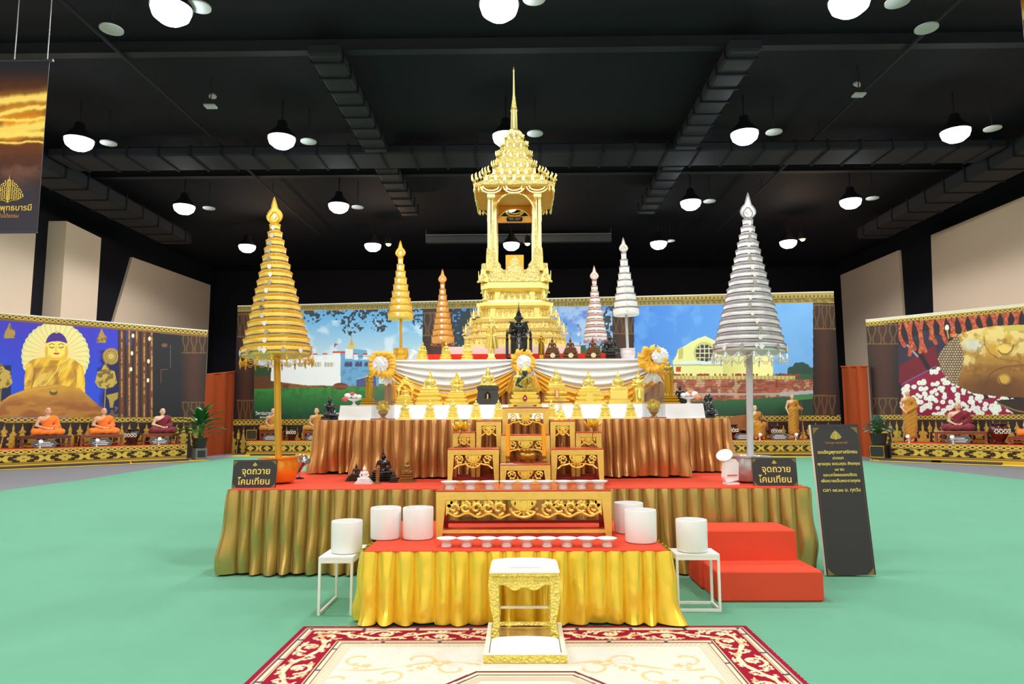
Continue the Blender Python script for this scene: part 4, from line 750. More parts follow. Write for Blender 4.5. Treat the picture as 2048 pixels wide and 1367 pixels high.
# ---------------------------------------------------------------- white pots, side tables, dishes
def side_table(label, x0, x1, y0, y1, h):
    t = thing('side_table', label, 'table', ((x0+x1)/2, (y0+y1)/2, .006)); a = (x1-x0)/2; b = (y1-y0)/2; w = .018
    MB().box(-a, a, -b, b, h-.02, h, .002).build('table_top', WMATT, t)
    for sx in (-1, 1):
        for sy in (-1, 1): MB().box(sx*a-(w if sx > 0 else 0), sx*a+(w if sx < 0 else 0), sy*b-(w if sy > 0 else 0), sy*b+(w if sy < 0 else 0), 0, h-.02).build('leg', WMATT, t)
        MB().box(sx*a-(w if sx > 0 else 0), sx*a+(w if sx < 0 else 0), -b+w, b-w, 0, w).build('foot_rail', WMATT, t)
        MB().box(sx*a-(w if sx > 0 else 0), sx*a+(w if sx < 0 else 0), -b+w, b-w, h-.045, h-.02).build('top_rail', WMATT, t)
    for sy in (-1, 1): MB().box(-a+w, a-w, sy*b-(w if sy > 0 else 0), sy*b+(w if sy < 0 else 0), h-.045, h-.02).build('top_rail', WMATT, t)
    if x0 > 0:
        for sy in (-1, 1): MB().box(-a+w, a-w, sy*b-(w if sy > 0 else 0), sy*b+(w if sy < 0 else 0), 0, w).build('foot_rail', WMATT, t)
side_table('white metal side table beside the yellow skirt, near the gold umbrella', -1.495, -1.24, 5.23, 5.73, .415); side_table('white metal side table between the yellow skirt and red steps', 1.15, 1.475, 5.31, 5.54, .415)
potm = MB().lathe([(.001, 0), (.100, 0), (.112, .006), (.116, .02), (.118, .228), (.115, .236), (.106, .236), (.104, .228), (.100, .03), (.001, .025)], 40).mesh('white_pot', WHITE, 40)
for px, py, z, l in ((691, 1107, .421, 'white cylindrical pot alone on the side table near the gold umbrella'), (771, 1076, YTZ, 'white cylindrical pot on the offering table, outer one beside the gilt long table'), (836, 1076, YTZ, 'white cylindrical pot on the offering table touching the gilt long table'),
                     (1258, 1064, YTZ, 'white cylindrical pot on the offering table, half hidden by another pot'), (1282, 1083, YTZ, 'white cylindrical pot on the offering table, before the half hidden pot'), (1371, 1101, .421, 'white cylindrical pot alone on the side table by the red steps')):
    p = onz(px, py, z); p[2] = z
    if px == 1371: p = np.array([1.3, 5.425, z])
    if px == 691: p = np.array([-1.335, 5.42, z])
    setp(link('white_pot', potm, WHITE, None, p), l, 'pot', 'white pots around the offering table')
dish = MB().lathe([(.001, 0), (.036, 0), (.037, .006), (.03, .03), (.034, .036), (.055, .045), (.071, .056), (.073, .06), (.069, .061), (.05, .052), (.001, .046)], 28).mesh('footed_dish', WHITE, 50)
GTY = onz(872, 1074, YTZ)[1]; GTZ = YTZ+.36
for i, px in enumerate((893, 933, 974, 1013, 1054, 1094, 1134, 1174, 1214)):
    p = onz(px, 1092, YTZ); setp(link('footed_dish', dish, WHITE, None, (p[0], p[1], YTZ)), 'small white footed dish on red felt before the gilt long table', 'dish', 'footed dishes in a row on the red felt')
# ---------------------------------------------------------------- gilt altar tables
def carved(mb, cx, z, w, h, y, r):               # openwork lotus-and-scroll carving of tubes and leaves
    mb.prism([(cx-.34*w, z), (cx-.30*w, z-.3*h), (cx-.18*w, z-.5*h), (cx, z-.62*h), (cx+.18*w, z-.5*h), (cx+.30*w, z-.3*h), (cx+.34*w, z)], y, y+r*1.4)
    for q, ww, hh in ((0, .11, .58), (-.16, .09, .45), (.16, .09, .45), (-.27, .07, .3), (.27, .07, .3)):
        mb.prism([(cx+(q-ww*.5)*w, z-.02*h), (cx+(q-ww)*w, z-hh*.5*h), (cx+q*.8*w, z-hh*h), (cx+(q+ww)*w, z-hh*.5*h), (cx+(q+ww*.5)*w, z-.02*h)], y-r*(1.6 if q == 0 else 1.), y)
    mb.tube([(cx+.34*w*math.cos(a), y, z-.42*h-.5*h*math.sin(a)) for a in np.linspace(0, PI, 15)], r, 6)
    for a in np.linspace(.5, PI-.5, 5): mb.tube([(cx+.1*w*math.cos(a), y, z-.55*h-.1*h*math.sin(a)), (cx+.32*w*math.cos(a), y, z-.42*h-.46*h*math.sin(a))], r*.8, 5)
def scroll(mb, x, z, R, y, r, s=1, a0=0., turns=1.4):
    mb.tube([(x+s*R*(1-.8*k/18)*math.cos(a0+2*PI*turns*k/18), y, z+R*(1-.8*k/18)*math.sin(a0+2*PI*turns*k/18)) for k in range(19)], r, 6)
def gilt_table(label, xc, y, z, w, d, h, leg=.055, long=False, apron=.1, stretch=True):
    t = thing('gilt_altar_table', label, 'altar table', (xc, y, z)); a = w/2
    MB().box(-a, a, .0, d, h-.012, h, .002).build('lacquer_top', REDWOOD, t)
    MB().loft([[(-a, -.004, h-.014), (a, -.004, h-.014), (a, .02, h-.014), (-a, .02, h-.014)], [(-a+leg, -.004, h-leg), (a-leg, -.004, h-leg), (a-leg, .02, h-leg), (-a+leg, .02, h-leg)]]).build('gilt_rail', GOLDK, t)
    for s in (-1, 1):
        MB().prism([(s*a, 0), (s*a, h-.014), (s*(a-leg), h-leg-.001), (s*(a-leg*.62), 0)][::-s], -.004, .026).build('front_leg', GOLDK, t); MB().box(min(s*a, s*(a-leg*.6)), max(s*a, s*(a-leg*.6)), d-.03, d, 0, h-.012).build('rear_leg', LACQ, t)
        MB().box(min(s*a, s*(a-.02)), max(s*a, s*(a-.02)), .026, d-.03, h-.07, h-.012).build('side_rail', LACQ, t)
        if stretch: MB().box(min(s*a, s*(a-.015)), max(s*a, s*(a-.015)), .026, d-.03, .035, .06).build('side_stretcher', LACQ, t)
    if stretch: MB().box(-a+leg*.65, a-leg*.65, .0, .018, .03, .055).build('front_stretcher', GOLDK, t); MB().box(-a+leg*.6, a-leg*.6, d-.02, d, .035, .06).build('rear_stretcher', LACQ, t)
    zt = h-leg-.002; r = .0075 if not long else .011; iw = w-2*leg; mb = MB(); carved(mb, 0, zt, min(iw*.62, .3), apron, .008, r); mb.build('lotus_carving', GOLD, t, 40)
    for s in (-1, 1):
        mb = MB(); R = apron*(.40 if long else .34)
        if long:
            x0 = .15; n_ = 5; st = (iw/2-x0-.02)/n_
            for k in range(n_):
                x = s*(x0+st*(k+.5)); scroll(mb, x, zt-R*(1.02 if k % 2 else 1.12), R*(.95-.04*k), .008, r, s*(1 if k % 2 else -1), PI*(.5 if k % 2 else 1.5), 1.25)
                for an in (.4, 1.2, 2.0, 2.8): mb.prism([(x+R*.2*math.cos(an), zt-R+R*.2*math.sin(an)), (x+R*.75*math.cos(an-.35), zt-R+R*.75*math.sin(an-.35)), (x+R*1.05*math.cos(an), zt-R+R*1.05*math.sin(an)), (x+R*.75*math.cos(an+.35), zt-R+R*.75*math.sin(an+.35))], .002, .01)
            mb.tube([(s*(x0-.05+(iw/2-x0+.05)*q/24), .008, zt-apron*(.86-.12*q/24-.1*math.cos(q/24*2*PI*3))) for q in range(25)], r*.9, 5)
            mb.prism([(s*iw/2, zt), (s*(iw/2-.06), zt), (s*(iw/2-.04), zt-.06), (s*(iw/2-.015), zt-.1), (s*iw/2, zt-.12)][::-s], .002, .014)
        else:
            xx = s*(iw/2-R*1.15); scroll(mb, xx, zt-R*1.05, R, .008, r, s, .3)
            for k in range(6):
                an = 2*PI*k/6; mb.prism([(xx+R*.3*math.cos(an), zt-R*1.05+R*.3*math.sin(an)), (xx+R*.75*math.cos(an-.3), zt-R*1.05+R*.75*math.sin(an-.3)), (xx+R*.95*math.cos(an), zt-R*1.05+R*.95*math.sin(an)), (xx+R*.75*math.cos(an+.3), zt-R*1.05+R*.75*math.sin(an+.3))], .0, .008)
            mb.tube([(s*(iw/2), .008, zt-apron*1.0), (s*(iw/2-R*.9), .008, zt-apron*.74), (s*(iw/2-R*1.8), .008, zt-apron*.7), (s*min(iw*.62, .3)*.3, .008, zt-apron*.62)], r*1.2, 6)
        mb.build('scroll_carving', GOLD, t, 40)
    return t
gx0, gx1 = onz(872, 1074, YTZ)[0], onz(1224, 1073, YTZ)[0]
gilt_table('long low gilt table with scroll carving standing on the red felt', (gx0+gx1)/2, GTY, YTZ, gx1-gx0, .5, .36, .075, True, .145)
for i, px in enumerate((896, 938, 978, 1016, 1053, 1092, 1129, 1167, 1203)):
    p = onz(px, 981, GTZ); setp(link('footed_dish', dish, WHITE, None, (p[0], max(p[1], GTY+.09), GTZ)), 'small white footed dish on the gilt long table', 'dish', 'footed dishes in a row on the gilt long table')
def gt(label, x0, x1, ytop, y, d, apron=.13, leg=.062):
    a = ony((x0+x1)/2, ytop, y); w = (x1-x0)/FPX*y-.008; gilt_table(label, a[0], y, STZ, w, d, a[2]-STZ, leg, False, apron); return a
A_FL = gt('gilt table under the lotus flower on the white statue side', 895, 998, 896, 6.72, .36); A_FR = gt('gilt table under the lotus flower on the red steps side', 1102, 1207, 896, 6.72, .36)
A_CF = gt('low gilt table carrying the incense bowl and two candles', 1000, 1101, 927, 6.62, .34); A_CM = gt('middle gilt table behind the incense bowl', 1002, 1100, 868, 6.99, .24); A_CT = gt('tall gilt table carrying the green seated statue', 1004, 1098, 814, 7.25, .2)
A_LT = gt('tall narrow gilt table on the white statue side, empty top', 952, 1003, 840, 7.12, .3, .1, .055); A_RT = gt('tall narrow gilt table with a small glass capped reliquary on top', 1100, 1150, 840, 7.12, .3, .1, .055)
A_LS = gt('small gilt table tucked behind the lotus on the white statue side', 905, 951, 863, 7.12, .3, .08, .055); A_RS = gt('small gilt table tucked behind the lotus on the red steps side', 1151, 1203, 863, 7.12, .3, .08, .055)
# incense bowl, candles, lotus flowers, reliquary
BRASS = mat('old_brass', (176, 140, 62), .28, .8); CANDLE = mat('yellow_wax', (250, 168, 20), .5)
p = ony(1056, 921, 6.76); t = thing('incense_bowl', 'squat brass incense bowl on the low gilt table', 'bowl', (p[0], 6.76, A_CF[2]))
MB().lathe([(.001, 0), (.055, 0), (.058, .008), (.045, .02), (.075, .04), (.088, .065), (.08, .09), (.068, .1), (.078, .115), (.08, .122), (.07, .122), (.06, .105), (.001, .1)], 28).build('bowl_body', BRASS, t, 50)
for s in (-1, 1): MB().tube([(s*.08, 0, .05), (s*.1, 0, .07), (s*.085, 0, .095)], .006, 6).build('handle', BRASS, t)
for px, nm in ((1016, 'white statue'), (1088, 'red steps')):
    p = ony(px, 921, 6.72); t = thing('altar_candle', 'tall yellow candle in a brass holder, on the %s side of the incense bowl' % nm, 'candle', (p[0], 6.72, A_CF[2]))
    MB().lathe([(.001, 0), (.026, 0), (.026, .006), (.014, .014), (.022, .025), (.014, .036), (.022, .05), (.023, .07), (.001, .07)], 16).build('holder', BRASS, t, 40)
    MB().lathe([(.001, .066), (.02, .066), (.019, .37), (.004, .375)], 16).build('wax_candle', CANDLE, t, 40); MB().tube([(0, 0, .37), (.001, 0, .39)], .0015, 5).build('wick', BLK, t)
LOTG = mat('lotus_foil', (250, 226, 96), .22, .6); TWIG = mat('bronze_twig', (130, 84, 46), .4, .5)
lp = MB().grid(lambda u, v: ((u-.5)*.045*math.sin(PI*(.12+.86*v)), -.012*math.sin(PI*v)-.01*abs(u-.5)*2+.012*v*v, v*.075), 6, 6).mesh('lotus_petal', LOTG, True)
for px, py, A, nm in ((922, 857, A_FL, 'white statue'), (1186, 852, A_FR, 'red steps')):
    q = ony(px+(-5 if px < 1000 else 0), 892, 6.93); t = thing('lotus_stand', 'golden metal lotus flower on a bent stem, %s side' % nm, 'lotus flower', (q[0], 6.93, A[2])); hh = ony(px, py, 6.93)[2]-A[2]; dx = ony(px, py, 6.93)[0]-q[0]
    MB().lathe([(.001, 0), (.05, 0), (.05, .006), (.02, .012), (.001, .012)], 16).build('foot', TWIG, t, 40); MB().tube([(0, 0, .01), (.012, 0, hh*.25), (-.006, 0, hh*.5), (dx+.005, 0, hh*.8), (dx, 0, hh)], .004, 6).build('stem', TWIG, t)
    for n, el, sc_ in ((8, 1.15, 1.25), (8, .7, 1.1), (6, .25, .9)):
        for i in range(n):
            o = link('petal', lp, LOTG, t); o.matrix_local = Matrix.Translation((dx, 0, hh)) @ Matrix.Rotation(2*PI*i/n+el, 4, 'Z') @ Matrix.Rotation(el, 4, 'X') @ Matrix.Scale(sc_*1.1, 4)
    MB().ball((dx, 0, hh+.03), .018, 10, 6).build('seed_pod', LOTG, t, True)
GLASS = mat('clear_acrylic', (96, 100, 108), .05, alpha=.13, spec=.6)
q = ony(1121, 838, 7.25); t = thing('reliquary', 'small gilt reliquary with clear glass cap on the tall narrow table', 'reliquary', (q[0], 7.25, A_RT[2]))
MB().sq([(.068, .05, 0), (.068, .05, .015), (.05, .04, .03), (.05, .04, .05), (.036, .03, .08), (.036, .03, .1)]).build('stepped_base', GOLDC, t); MB().sq([(.03, .026, .101), (.026, .022, .2), (.012, .01, .215)]).build('glass_cap', GLASS, t); MB().lathe([(.001, .101), (.014, .101), (.01, .125), (.003, .16), (.001, .165)], 12).build('gold_chedi', GOLD, t, 40)
# ================================================================ tiered umbrellas
SILV = mat('silver_cloth', (222, 222, 226), .35, .4, bump=('noise', 60, .15)); GSAT = mat('gold_satin', (240, 204, 92), .35, .4, bump=('noise', 40, .15)); GDEEP = mat('deep_gold', (214, 160, 40), .4, .4); OGOLD = mat('orange_gold_satin', (236, 178, 92), .35, .4); OGD = mat('orange_trim', (196, 120, 60), .4, .4)
WSAT = mat('white_satin', (240, 240, 240), .45, .1, bump=('noise', 60, .15)); PINKT = mat('rose_trim', (190, 130, 124), .5, .2); DRED = mat('dark_red_ribbon', (104, 40, 34), .5); SILT = mat('silver_trim', (150, 150, 156), .35, .6); JEWEL = mat('crystal_jewel', (240, 242, 246), .12, .5); JSIL = mat('oval_silver_jewel', (170, 168, 160), .25, .7)
ORPOT = mat('orange_gold_pot', (236, 150, 40), .25, .4, coat=.4); SIPOT = mat('silver_pot', (196, 196, 198), .25, .6); WPOT = mat('white_silver_pot', (226, 222, 222), .35, .3); GPOT = mat('gold_pot', (226, 176, 60), .25, .5); WOODP = mat('gold_pole', (214, 160, 50), .35, .5); SPOLE = mat('glitter_silver_pole', (206, 208, 212), .35, .5, bump=('noise', 200, .6)); PPOLE = mat('pink_white_pole', (226, 190, 180), .5)
def leafpts(w, h, n=14):
    L = []
    for i in range(n+1):
        f = i/n; L.append((w*math.sin(PI*min(1, f*1.5))**.8*(1-f*.55) if f < .64 else w*.33*(1-f)/.36*.9, h*f))
    return L+[(-x, z) for x, z in L[-2:0:-1]]
def umbrella(label, base, z, pot_px, top_px, yb, yc, yt, y, n, rb, rt, cs, m, trim, pole, potm, potr, poth, garland=None, jewels=True, ribbon=None, big=True):
    b = ony(pot_px, base, y); b[2] = z; tp = ony(top_px, yt, y); c0 = ony((pot_px+top_px)/2, yb, y)[2]-z; c1 = ony(top_px, yc, y)[2]-z; ht = tp[2]-z
    t = thing('tiered_umbrella', label, 'tiered umbrella', (b[0], y, z)); t.rotation_euler = (0, math.atan2(tp[0]-b[0], tp[2]-z), 0)
    if potr: MB().lathe([(.001, .012), (potr*.72, .012), (potr*.8, poth*.1), (potr*.97, poth*.45), (potr, poth*.7), (potr*.93, poth*.88), (potr*.95, poth*.92), (potr*1.0, poth*.94), (potr*1.0, poth), (potr*.85, poth), (potr*.8, poth*.9), (.001, poth*.88)], 36).build('pot', potm, t, 50)
    MB().lathe([(cs, .02 if not potr else poth*.85), (cs, c1)], 14).build('pole', pole, t, 40)
    hh = (c1-c0)/n
    for i in range(n):
        f = i/(n-1); r = rb+(rt-rb)*f**.93; zz = c0+i*hh; ti = MB()
        ti.lathe([(r*.9, 0), (r*.99, -.002), (r, hh*.06), (r*1.015, hh*.32), (r*1.0, hh*.5), (r*1.02, hh*.72), (r*.99, hh*.93), (r*.96, hh*.98), (r*.8, hh*1.0)], 40)
        ob = ti.build('tier', m, t, 50, (0, 0, zz))
        tr = MB(); k = max(16, int(r*2*PI/.02)) if big else max(14, int(r*2*PI/.025)); ring = [((r*1.0+.004*(j % 2))*math.cos(2*PI*j/(2*k)) for j in range(1)) for _ in range(1)]
        pts = [[((r*1.012+(.006 if j % 2 else 0)*(1 if big else .7))*math.cos(2*PI*j/(2*k)), (r*1.012+(.006 if j % 2 else 0)*(1 if big else .7))*math.sin(2*PI*j/(2*k)), q) for j in range(2*k)] for q in (hh*.84, hh*1.06)]
        tr.loft(pts, False); tr.build('ruffle', trim, ob, False)
        if ribbon:
            for q, mm in ((.36, ribbon), (.28, SILT)): MB().tube([((r*1.02)*math.cos(2*PI*j/40), (r*1.02)*math.sin(2*PI*j/40), hh*q) for j in range(40)], hh*.035, 5, True).build('ribbon', mm, ob)
        if jewels:
            a = -PI/2+(-.25+.3*math.sin(i*.9))*(.5 if big else .2); s = hh*(.33 if big else .3); kind = (i*7 % 3) if big else 1
            mb = MB()
            if kind == 0: mb.prism([(-s*.9, 0), (0, -s), (s*.9, 0), (0, s)], -.004, .002); jm = JEWEL
            else: mb.prism([(s*.72*math.cos(q), s*.9*math.sin(q)) for q in np.linspace(0, 2*PI, 12, endpoint=False)], -.004, .002); jm = JSIL if kind == 2 else JEWEL
            mb.build('jewel', jm, ob, loc=(r*1.045*math.cos(a), r*1.045*math.sin(a), hh*.5), rot=(0, 0, a+PI/2))
    if garland:
        ng = garland
        sw = MB()
        for k2, dz in ((0, .0), (1, .012)):
            for j in range(13):
                a = (j/12-.5)*2*PI/ng; sw.ball((rb*1.05*math.cos(a-PI/2), rb*1.05*math.sin(a-PI/2), -.012-(.055+dz*1.6)*(1-(2*j/12-1)**2)*rb/.35), .0055 if big else .004, 5, 4)
        swm = sw.mesh('bead_swag', trim if m is not SILV else JEWEL); pn = MB().lathe([(.001, 0), (.003, -.004), (.004, -.03), (.013, -.045), (.015, -.058), (.006, -.072), (.009, -.085), (.003, -.11), (.001, -.112)], 8).mesh('pendant', trim if m is not SILV else JEWEL, True)
        for g in range(ng):
            link('bead_swag', swm, trim, t, (0, 0, c0), (0, 0, 2*PI*g/ng)); a = 2*PI*(g+.5)/ng-PI/2
            link('pendant', pn, trim, t, (rb*1.05*math.cos(a), rb*1.05*math.sin(a), c0-.01), (0, 0, 0), (1, 1, 1) if big else (.5, .5, .35))
        if big:
            for g in range(7): a = -PI/2+(g-3)*.5; s = .035; MB().prism([(-s*.8, 0), (0, -s), (s*.8, 0), (0, s)], -.004, .002).build('jewel', JEWEL if g % 2 else JSIL, t, loc=(rb*1.06*math.cos(a), rb*1.06*math.sin(a), c0+.03), rot=(0, 0, a+PI/2))
    # leaf finial
    fh = ht-c1; w = fh*.33; L = leafpts(w, fh)
    fo = MB().prism(L, -.008, .008).build('leaf_finial', m, t, loc=(0, 0, c1)); MB().tube([(x, -.008, zq) for x, zq in L], fh*.022, 5, True).build('rim', trim, fo); MB().tube([(x*.62, -.01, fh*.06+zq*.62) for x, zq in L[:10]+L[-9:]], fh*.02, 5, True).build('inner_rim', SILT if m is SILV else GDEEP, fo)
    MB().prism([(-w*.26, fh*.3), (0, fh*.2), (w*.26, fh*.3), (0, fh*.42)], -.016, -.006).build('crystal', JEWEL, fo); MB().lathe([(.001, fh*.86), (fh*.04, fh*.9), (fh*.02, fh*.96), (.001, fh*1.02)], 8).build('tip', trim, fo, True)
    MB().lathe([(rt*.7, -.01), (rt*.75, .01), (rt*.4, .03)], 16).build('collar', trim, fo, 40)
    return t
Yg = onz(557, 966, STZ)[1]
umbrella('tall gold tiered umbrella with jewels and bead fringe in an orange pot', 960, STZ, 558, 549, 712, 449, 394, Yg, 16, .345, .052, .034, GSAT, GDEEP, WOODP, ORPOT, .2, .265, 16, True, DRED)
Ys = onz(1483, 964, STZ)[1]
umbrella('tall silver tiered umbrella with jewels and bead fringe in a silver pot', 960, STZ, 1501, 1495, 705, 440, 386, Ys, 17, .345, .05, .033, SILV, SILT, SPOLE, SIPOT, .2, .265, 16, True, DRED)
umbrella('gold tiered umbrella without fringe in a gold pot behind the rosette', 716, T3Z, 802, 801, 638, 516, 481, 9.25, 9, .168, .033, .018, GSAT, GDEEP, WOODP, GPOT, .1, .18, None, True, None, False)
umbrella('white silver tiered umbrella without fringe in a pale pot behind the rosette', 710, T3Z, 1256, 1246, 630, 506, 475, 9.25, 9, .172, .033, .018, WSAT, SILT, SPOLE, WPOT, .1, .16, None, True, None, False)
umbrella('orange gold tiered umbrella with pale bead fringe behind the golden statues', 720, T3Z, 886, 885, 684, 567, 538, 10.15, 10, .165, .033, .02, OGOLD, OGD, WOODP, None, 0, 0, 12, True, None, False)
umbrella('rose and silver tiered umbrella with bead fringe behind the bronze statues', 718, T3Z, 1192, 1188, 678, 561, 531, 10.15, 10, .165, .033, .02, WSAT, PINKT, PPOLE, None, 0, 0, 12, True, PINKT, False)
# ================================================================ golden pavilion with spire
BX, BY = ony(1030, 600, 10.75)[0], 10.75
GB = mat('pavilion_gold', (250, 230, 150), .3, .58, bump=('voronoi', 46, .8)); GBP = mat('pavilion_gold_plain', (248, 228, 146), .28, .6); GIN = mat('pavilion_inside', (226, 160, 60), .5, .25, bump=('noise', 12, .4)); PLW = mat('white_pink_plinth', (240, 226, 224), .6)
bz = lambda py, dy: ony(1030, py, BY-dy)[2]
bw = lambda half, dy: half/FPX*(BY-dy)
bus = thing('golden_pavilion', 'golden carved pavilion with four columns, tiered roof and tall spire', 'pavilion', (BX, BY, T3Z))
def zr(py, dy): return bz(py, dy)-T3Z
def redent(a, st=.12, k=2):                    # square plan with stepped-in corners
    s = a*st; q = []
    c = [(a, a-s*k)]
    for i in range(k): c += [(a-s*(i+1)*1.0, a-s*(k-i)), (a-s*(i+1), a-s*(k-i-1))]
    c = [(a, 0)]+c[:-1]+[(a-s*k, a)]
    c = [(a, a-s*k)]
    x, y_ = a, a-s*k
    for i in range(k): x -= s; c.append((x, y_)); y_ += s; c.append((x, y_))
    for r in range(4):
        for px_, py_ in c: q.append(tuple([(px_, py_), (-py_, px_), (-px_, -py_), (py_, -px_)][r]))
    return q
def tierb(name, prof, m, k=2, st=.1, sm=None): return MB().loft([[(x, y_, z) for x, y_ in redent(a, st, k)] for a, z in prof]).build(name, m, bus, sm)
# plinth and red felt
MB().box(-.93, .93, -1.0, .9, .004, zr(693, .95)).build('white_plinth', PLW, bus); MB().box(-1.25, 1.35, -1.18, -1.02, .004, zr(707, 1.18)).build('red_felt_step', REDT, bus)
dyf = lambda py: .5+.3*(py-540)/154
for nm, p0, p1, h0, h1, m_ in (('base_foot', 694, 687, 108, 108, GBP), ('carved_band', 687, 674, 102, 100, GB), ('cornice', 674, 669, 104, 106, GBP), ('carved_band', 669, 660, 95, 92, GB), ('cornice', 660, 655, 95, 97, GBP), ('carved_band', 655, 642, 86, 84, GB), ('cornice', 642, 636, 87, 89, GBP),
        ('base_foot', 636, 631, 80, 80, GBP), ('carved_panel', 631, 613, 69, 68, GB), ('cornice', 613, 609, 71, 77, GBP), ('cornice', 609, 602, 79, 79, GBP), ('base_foot', 602, 597, 67, 66, GBP), ('carved_panel', 597, 579, 55, 54, GB), ('cornice', 579, 574, 58, 66, GBP), ('cornice', 574, 563, 70, 70, GBP), ('parapet', 563, 540, 63, 64, GB)):
    tierb(nm, [(bw(h0, dyf(p0)), zr(p0, dyf(p0))), (bw(h1, dyf(p1)), zr(p1, dyf(p1)))], m_)
ZF = zr(540, dyf(540))
# flat pilasters on the recessed panels
for p0, p1, h in ((631, 613, 68), (597, 579, 54)):
    z0, z1 = zr(p0, dyf(p0)), zr(p1, dyf(p1)); a_ = bw(h, dyf(p0))
    for r in range(4):
        for x in (-.66, .66):
            v = [(x*a_, -a_), (a_, x*a_), (-x*a_, a_), (-a_, -x*a_)][r]; MB().box(-.04, .04, -.018, .02, z0, z1).build('pilaster', GBP, bus, loc=(v[0], v[1], 0), rot=(0, 0, r*PI/2))
# leaf carvings standing proud of the base faces
def antefix(w, h, th=.02): return MB().loft([[(x*s, yy, z) for x, z in [(-.5*w, 0), (-.55*w, .25*h), (-.36*w, .42*h), (-.4*w, .55*h), (-.2*w, .68*h), (-.22*w, .78*h), (0, h), (.22*w, .78*h), (.2*w, .68*h), (.4*w, .55*h), (.36*w, .42*h), (.55*w, .25*h), (.5*w, 0)]] for s, yy in ((.75, -th), (1, -th*.4), (1, th))])
AFM = antefix(.06, .1).mesh('leaf_carving', GBP); AFB = antefix(.16, .2, .03).mesh('crest_leaf', GBP)
def rowleaf(name, me, half, z, n, sc_, skip=()):
    for sd in range(4):
        for i in range(n):
            x = (-1+2*(i+.5)/n)*half*.8; v = [(x, -half), (half, x), (-x, half), (-half, -x)][sd]
            link(name, me, GBP, bus, (v[0], v[1], z), (0, 0, [0, PI/2, PI, -PI/2][sd]), (sc_,)*3)
rowleaf('leaf_carving', AFM, bw(101, dyf(687))+.008, zr(687, dyf(687)), 17, .85); rowleaf('leaf_carving', AFM, bw(93, dyf(669))+.008, zr(669, dyf(669)), 15, .6); rowleaf('leaf_carving', AFM, bw(85, dyf(655))+.008, zr(655, dyf(655)), 14, .8); rowleaf('leaf_carving', AFM, bw(68, dyf(631))+.004, zr(631, dyf(631)), 9, 1.0); rowleaf('leaf_carving', AFM, bw(54, dyf(597))+.004, zr(597, dyf(597)), 7, 1.05)
AFL = antefix(.34, .40, .03); AFL = AFL.mesh('crest_leaf', GB); AFS = antefix(.25, .33, .03).mesh('crest_leaf', GB)
for r in range(4):
    hp_ = bw(65, .5)
    for x, me_ in ((0, AFL), (-.26, AFS), (.26, AFS), (-.46, AFB), (.46, AFB)):
        v = [(x, -hp_), (hp_, x), (-x, hp_), (-hp_, -x)][r]; link('crest_leaf', me_, GB, bus, (v[0], v[1], zr(562, dyf(562))), (0, 0, r*PI/2))
# small guardian figures on corners and faces
gf = [('e', (0, 0, .25), (.2, .16, .24)), ('c', (0, 0, .35), (0, 0, .62), .17, .15), ('e', (0, -.02, .8), (.11, .12, .13)), ('c', (0, 0, .9), (0, 0, 1.2), .08, .01), ('c', (.16, 0, .6), (.34, -.05, .42), .07, .05), ('c', (-.16, 0, .6), (-.34, -.05, .42), .07, .05), ('c', (.34, -.05, .42), (.3, -.12, .9), .05, .035), ('c', (-.34, -.05, .42), (-.3, -.12, .9), .05, .035), ('c', (.1, -.05, .2), (.34, -.15, .08), .12, .08), ('c', (-.1, -.05, .2), (-.34, -.15, .08), .12, .08)]
gme = sculpt('guardian_figure', lambda P: field(P, gf, .04), (-.5, -.32, -.04), (.5, .26, 1.26), .035)
def guards(hw, z, s, face=0):
    for sx in (-1, 1):
        for sy in (-1, 1): link('guardian_figure', gme, GBP, bus, (sx*hw, sy*hw, z), (0, 0, math.atan2(sx, -sy)), (s,)*3)
    for i in range(face):
        x = (-1+2*(i+.5)/face)*hw*.85; link('guardian_figure', gme, GBP, bus, (x, -hw-.035, z), (0, 0, 0), (s*.8,)*3)
guards(bw(99, dyf(669)), zr(669, dyf(669)), .15); guards(bw(90, dyf(655)), zr(655, dyf(655)), .15); guards(bw(84, dyf(636)), zr(636, dyf(636)), .13); guards(bw(74, dyf(631)), zr(631, dyf(631)), .16); guards(bw(60, dyf(597)), zr(597, dyf(597)), .16); guards(bw(66, dyf(562)), zr(563, dyf(562)), .2)
for p_, h_, xs in ((655, 86, (-.3, .1, .42)), (631, 69, (-.26, .26)), (597, 55, (-.2, .2))):
    for x in xs: link('guardian_figure', gme, GBP, bus, (x, -bw(h_, dyf(p_))-.03, zr(p_, dyf(p_))), (0, 0, 0), (.1,)*3)
MB().box(-.46, .46, -.46, .46, ZF, ZF+.02).build('floor_slab', mat('amber_floor', (240, 186, 70), .4, .2), bus); MB().sq([(.14, .1, .02), (.14, .1, .3), (.13, .09, .31)], (0, -.1, ZF)).build('relic_seat', mat('amber_block', (240, 180, 60), .4, .2), bus)
# columns (clusters) and eave
ZE = zr(366, .70)                               # underside edge of the eave in front
cw = bw(52, .45)
for sx in (-1, 1):
    for sy in (-1, 1):
        cl = MB(); 
        col = bpy.data.objects.new('column', None); COL.objects.link(col); col.parent = bus; col.location = (sx*cw, sy*cw, ZF)
        H_ = ZE-ZF-.02
        for dx, dy in ((0, 0), (-sx*.058, sy*.0), (sx*.0, -sy*.058), (-sx*.09, -sy*.03)): MB().sq([(.03, .03, 0), (.03, .03, .06), (.024, .024, .08), (.019, .019, H_-.14), (.03, .03, H_-.1), (.03, .03, H_)], (dx, dy, 0)).build('shaft', GBP, col)
        MB().sq([(.085, .085, .0), (.085, .085, .03), (.078, .078, .06), (.074, .074, .26), (.066, .066, .36)], (-sx*.03, -sy*.02, 0)).build('foot_casing', GB, col)
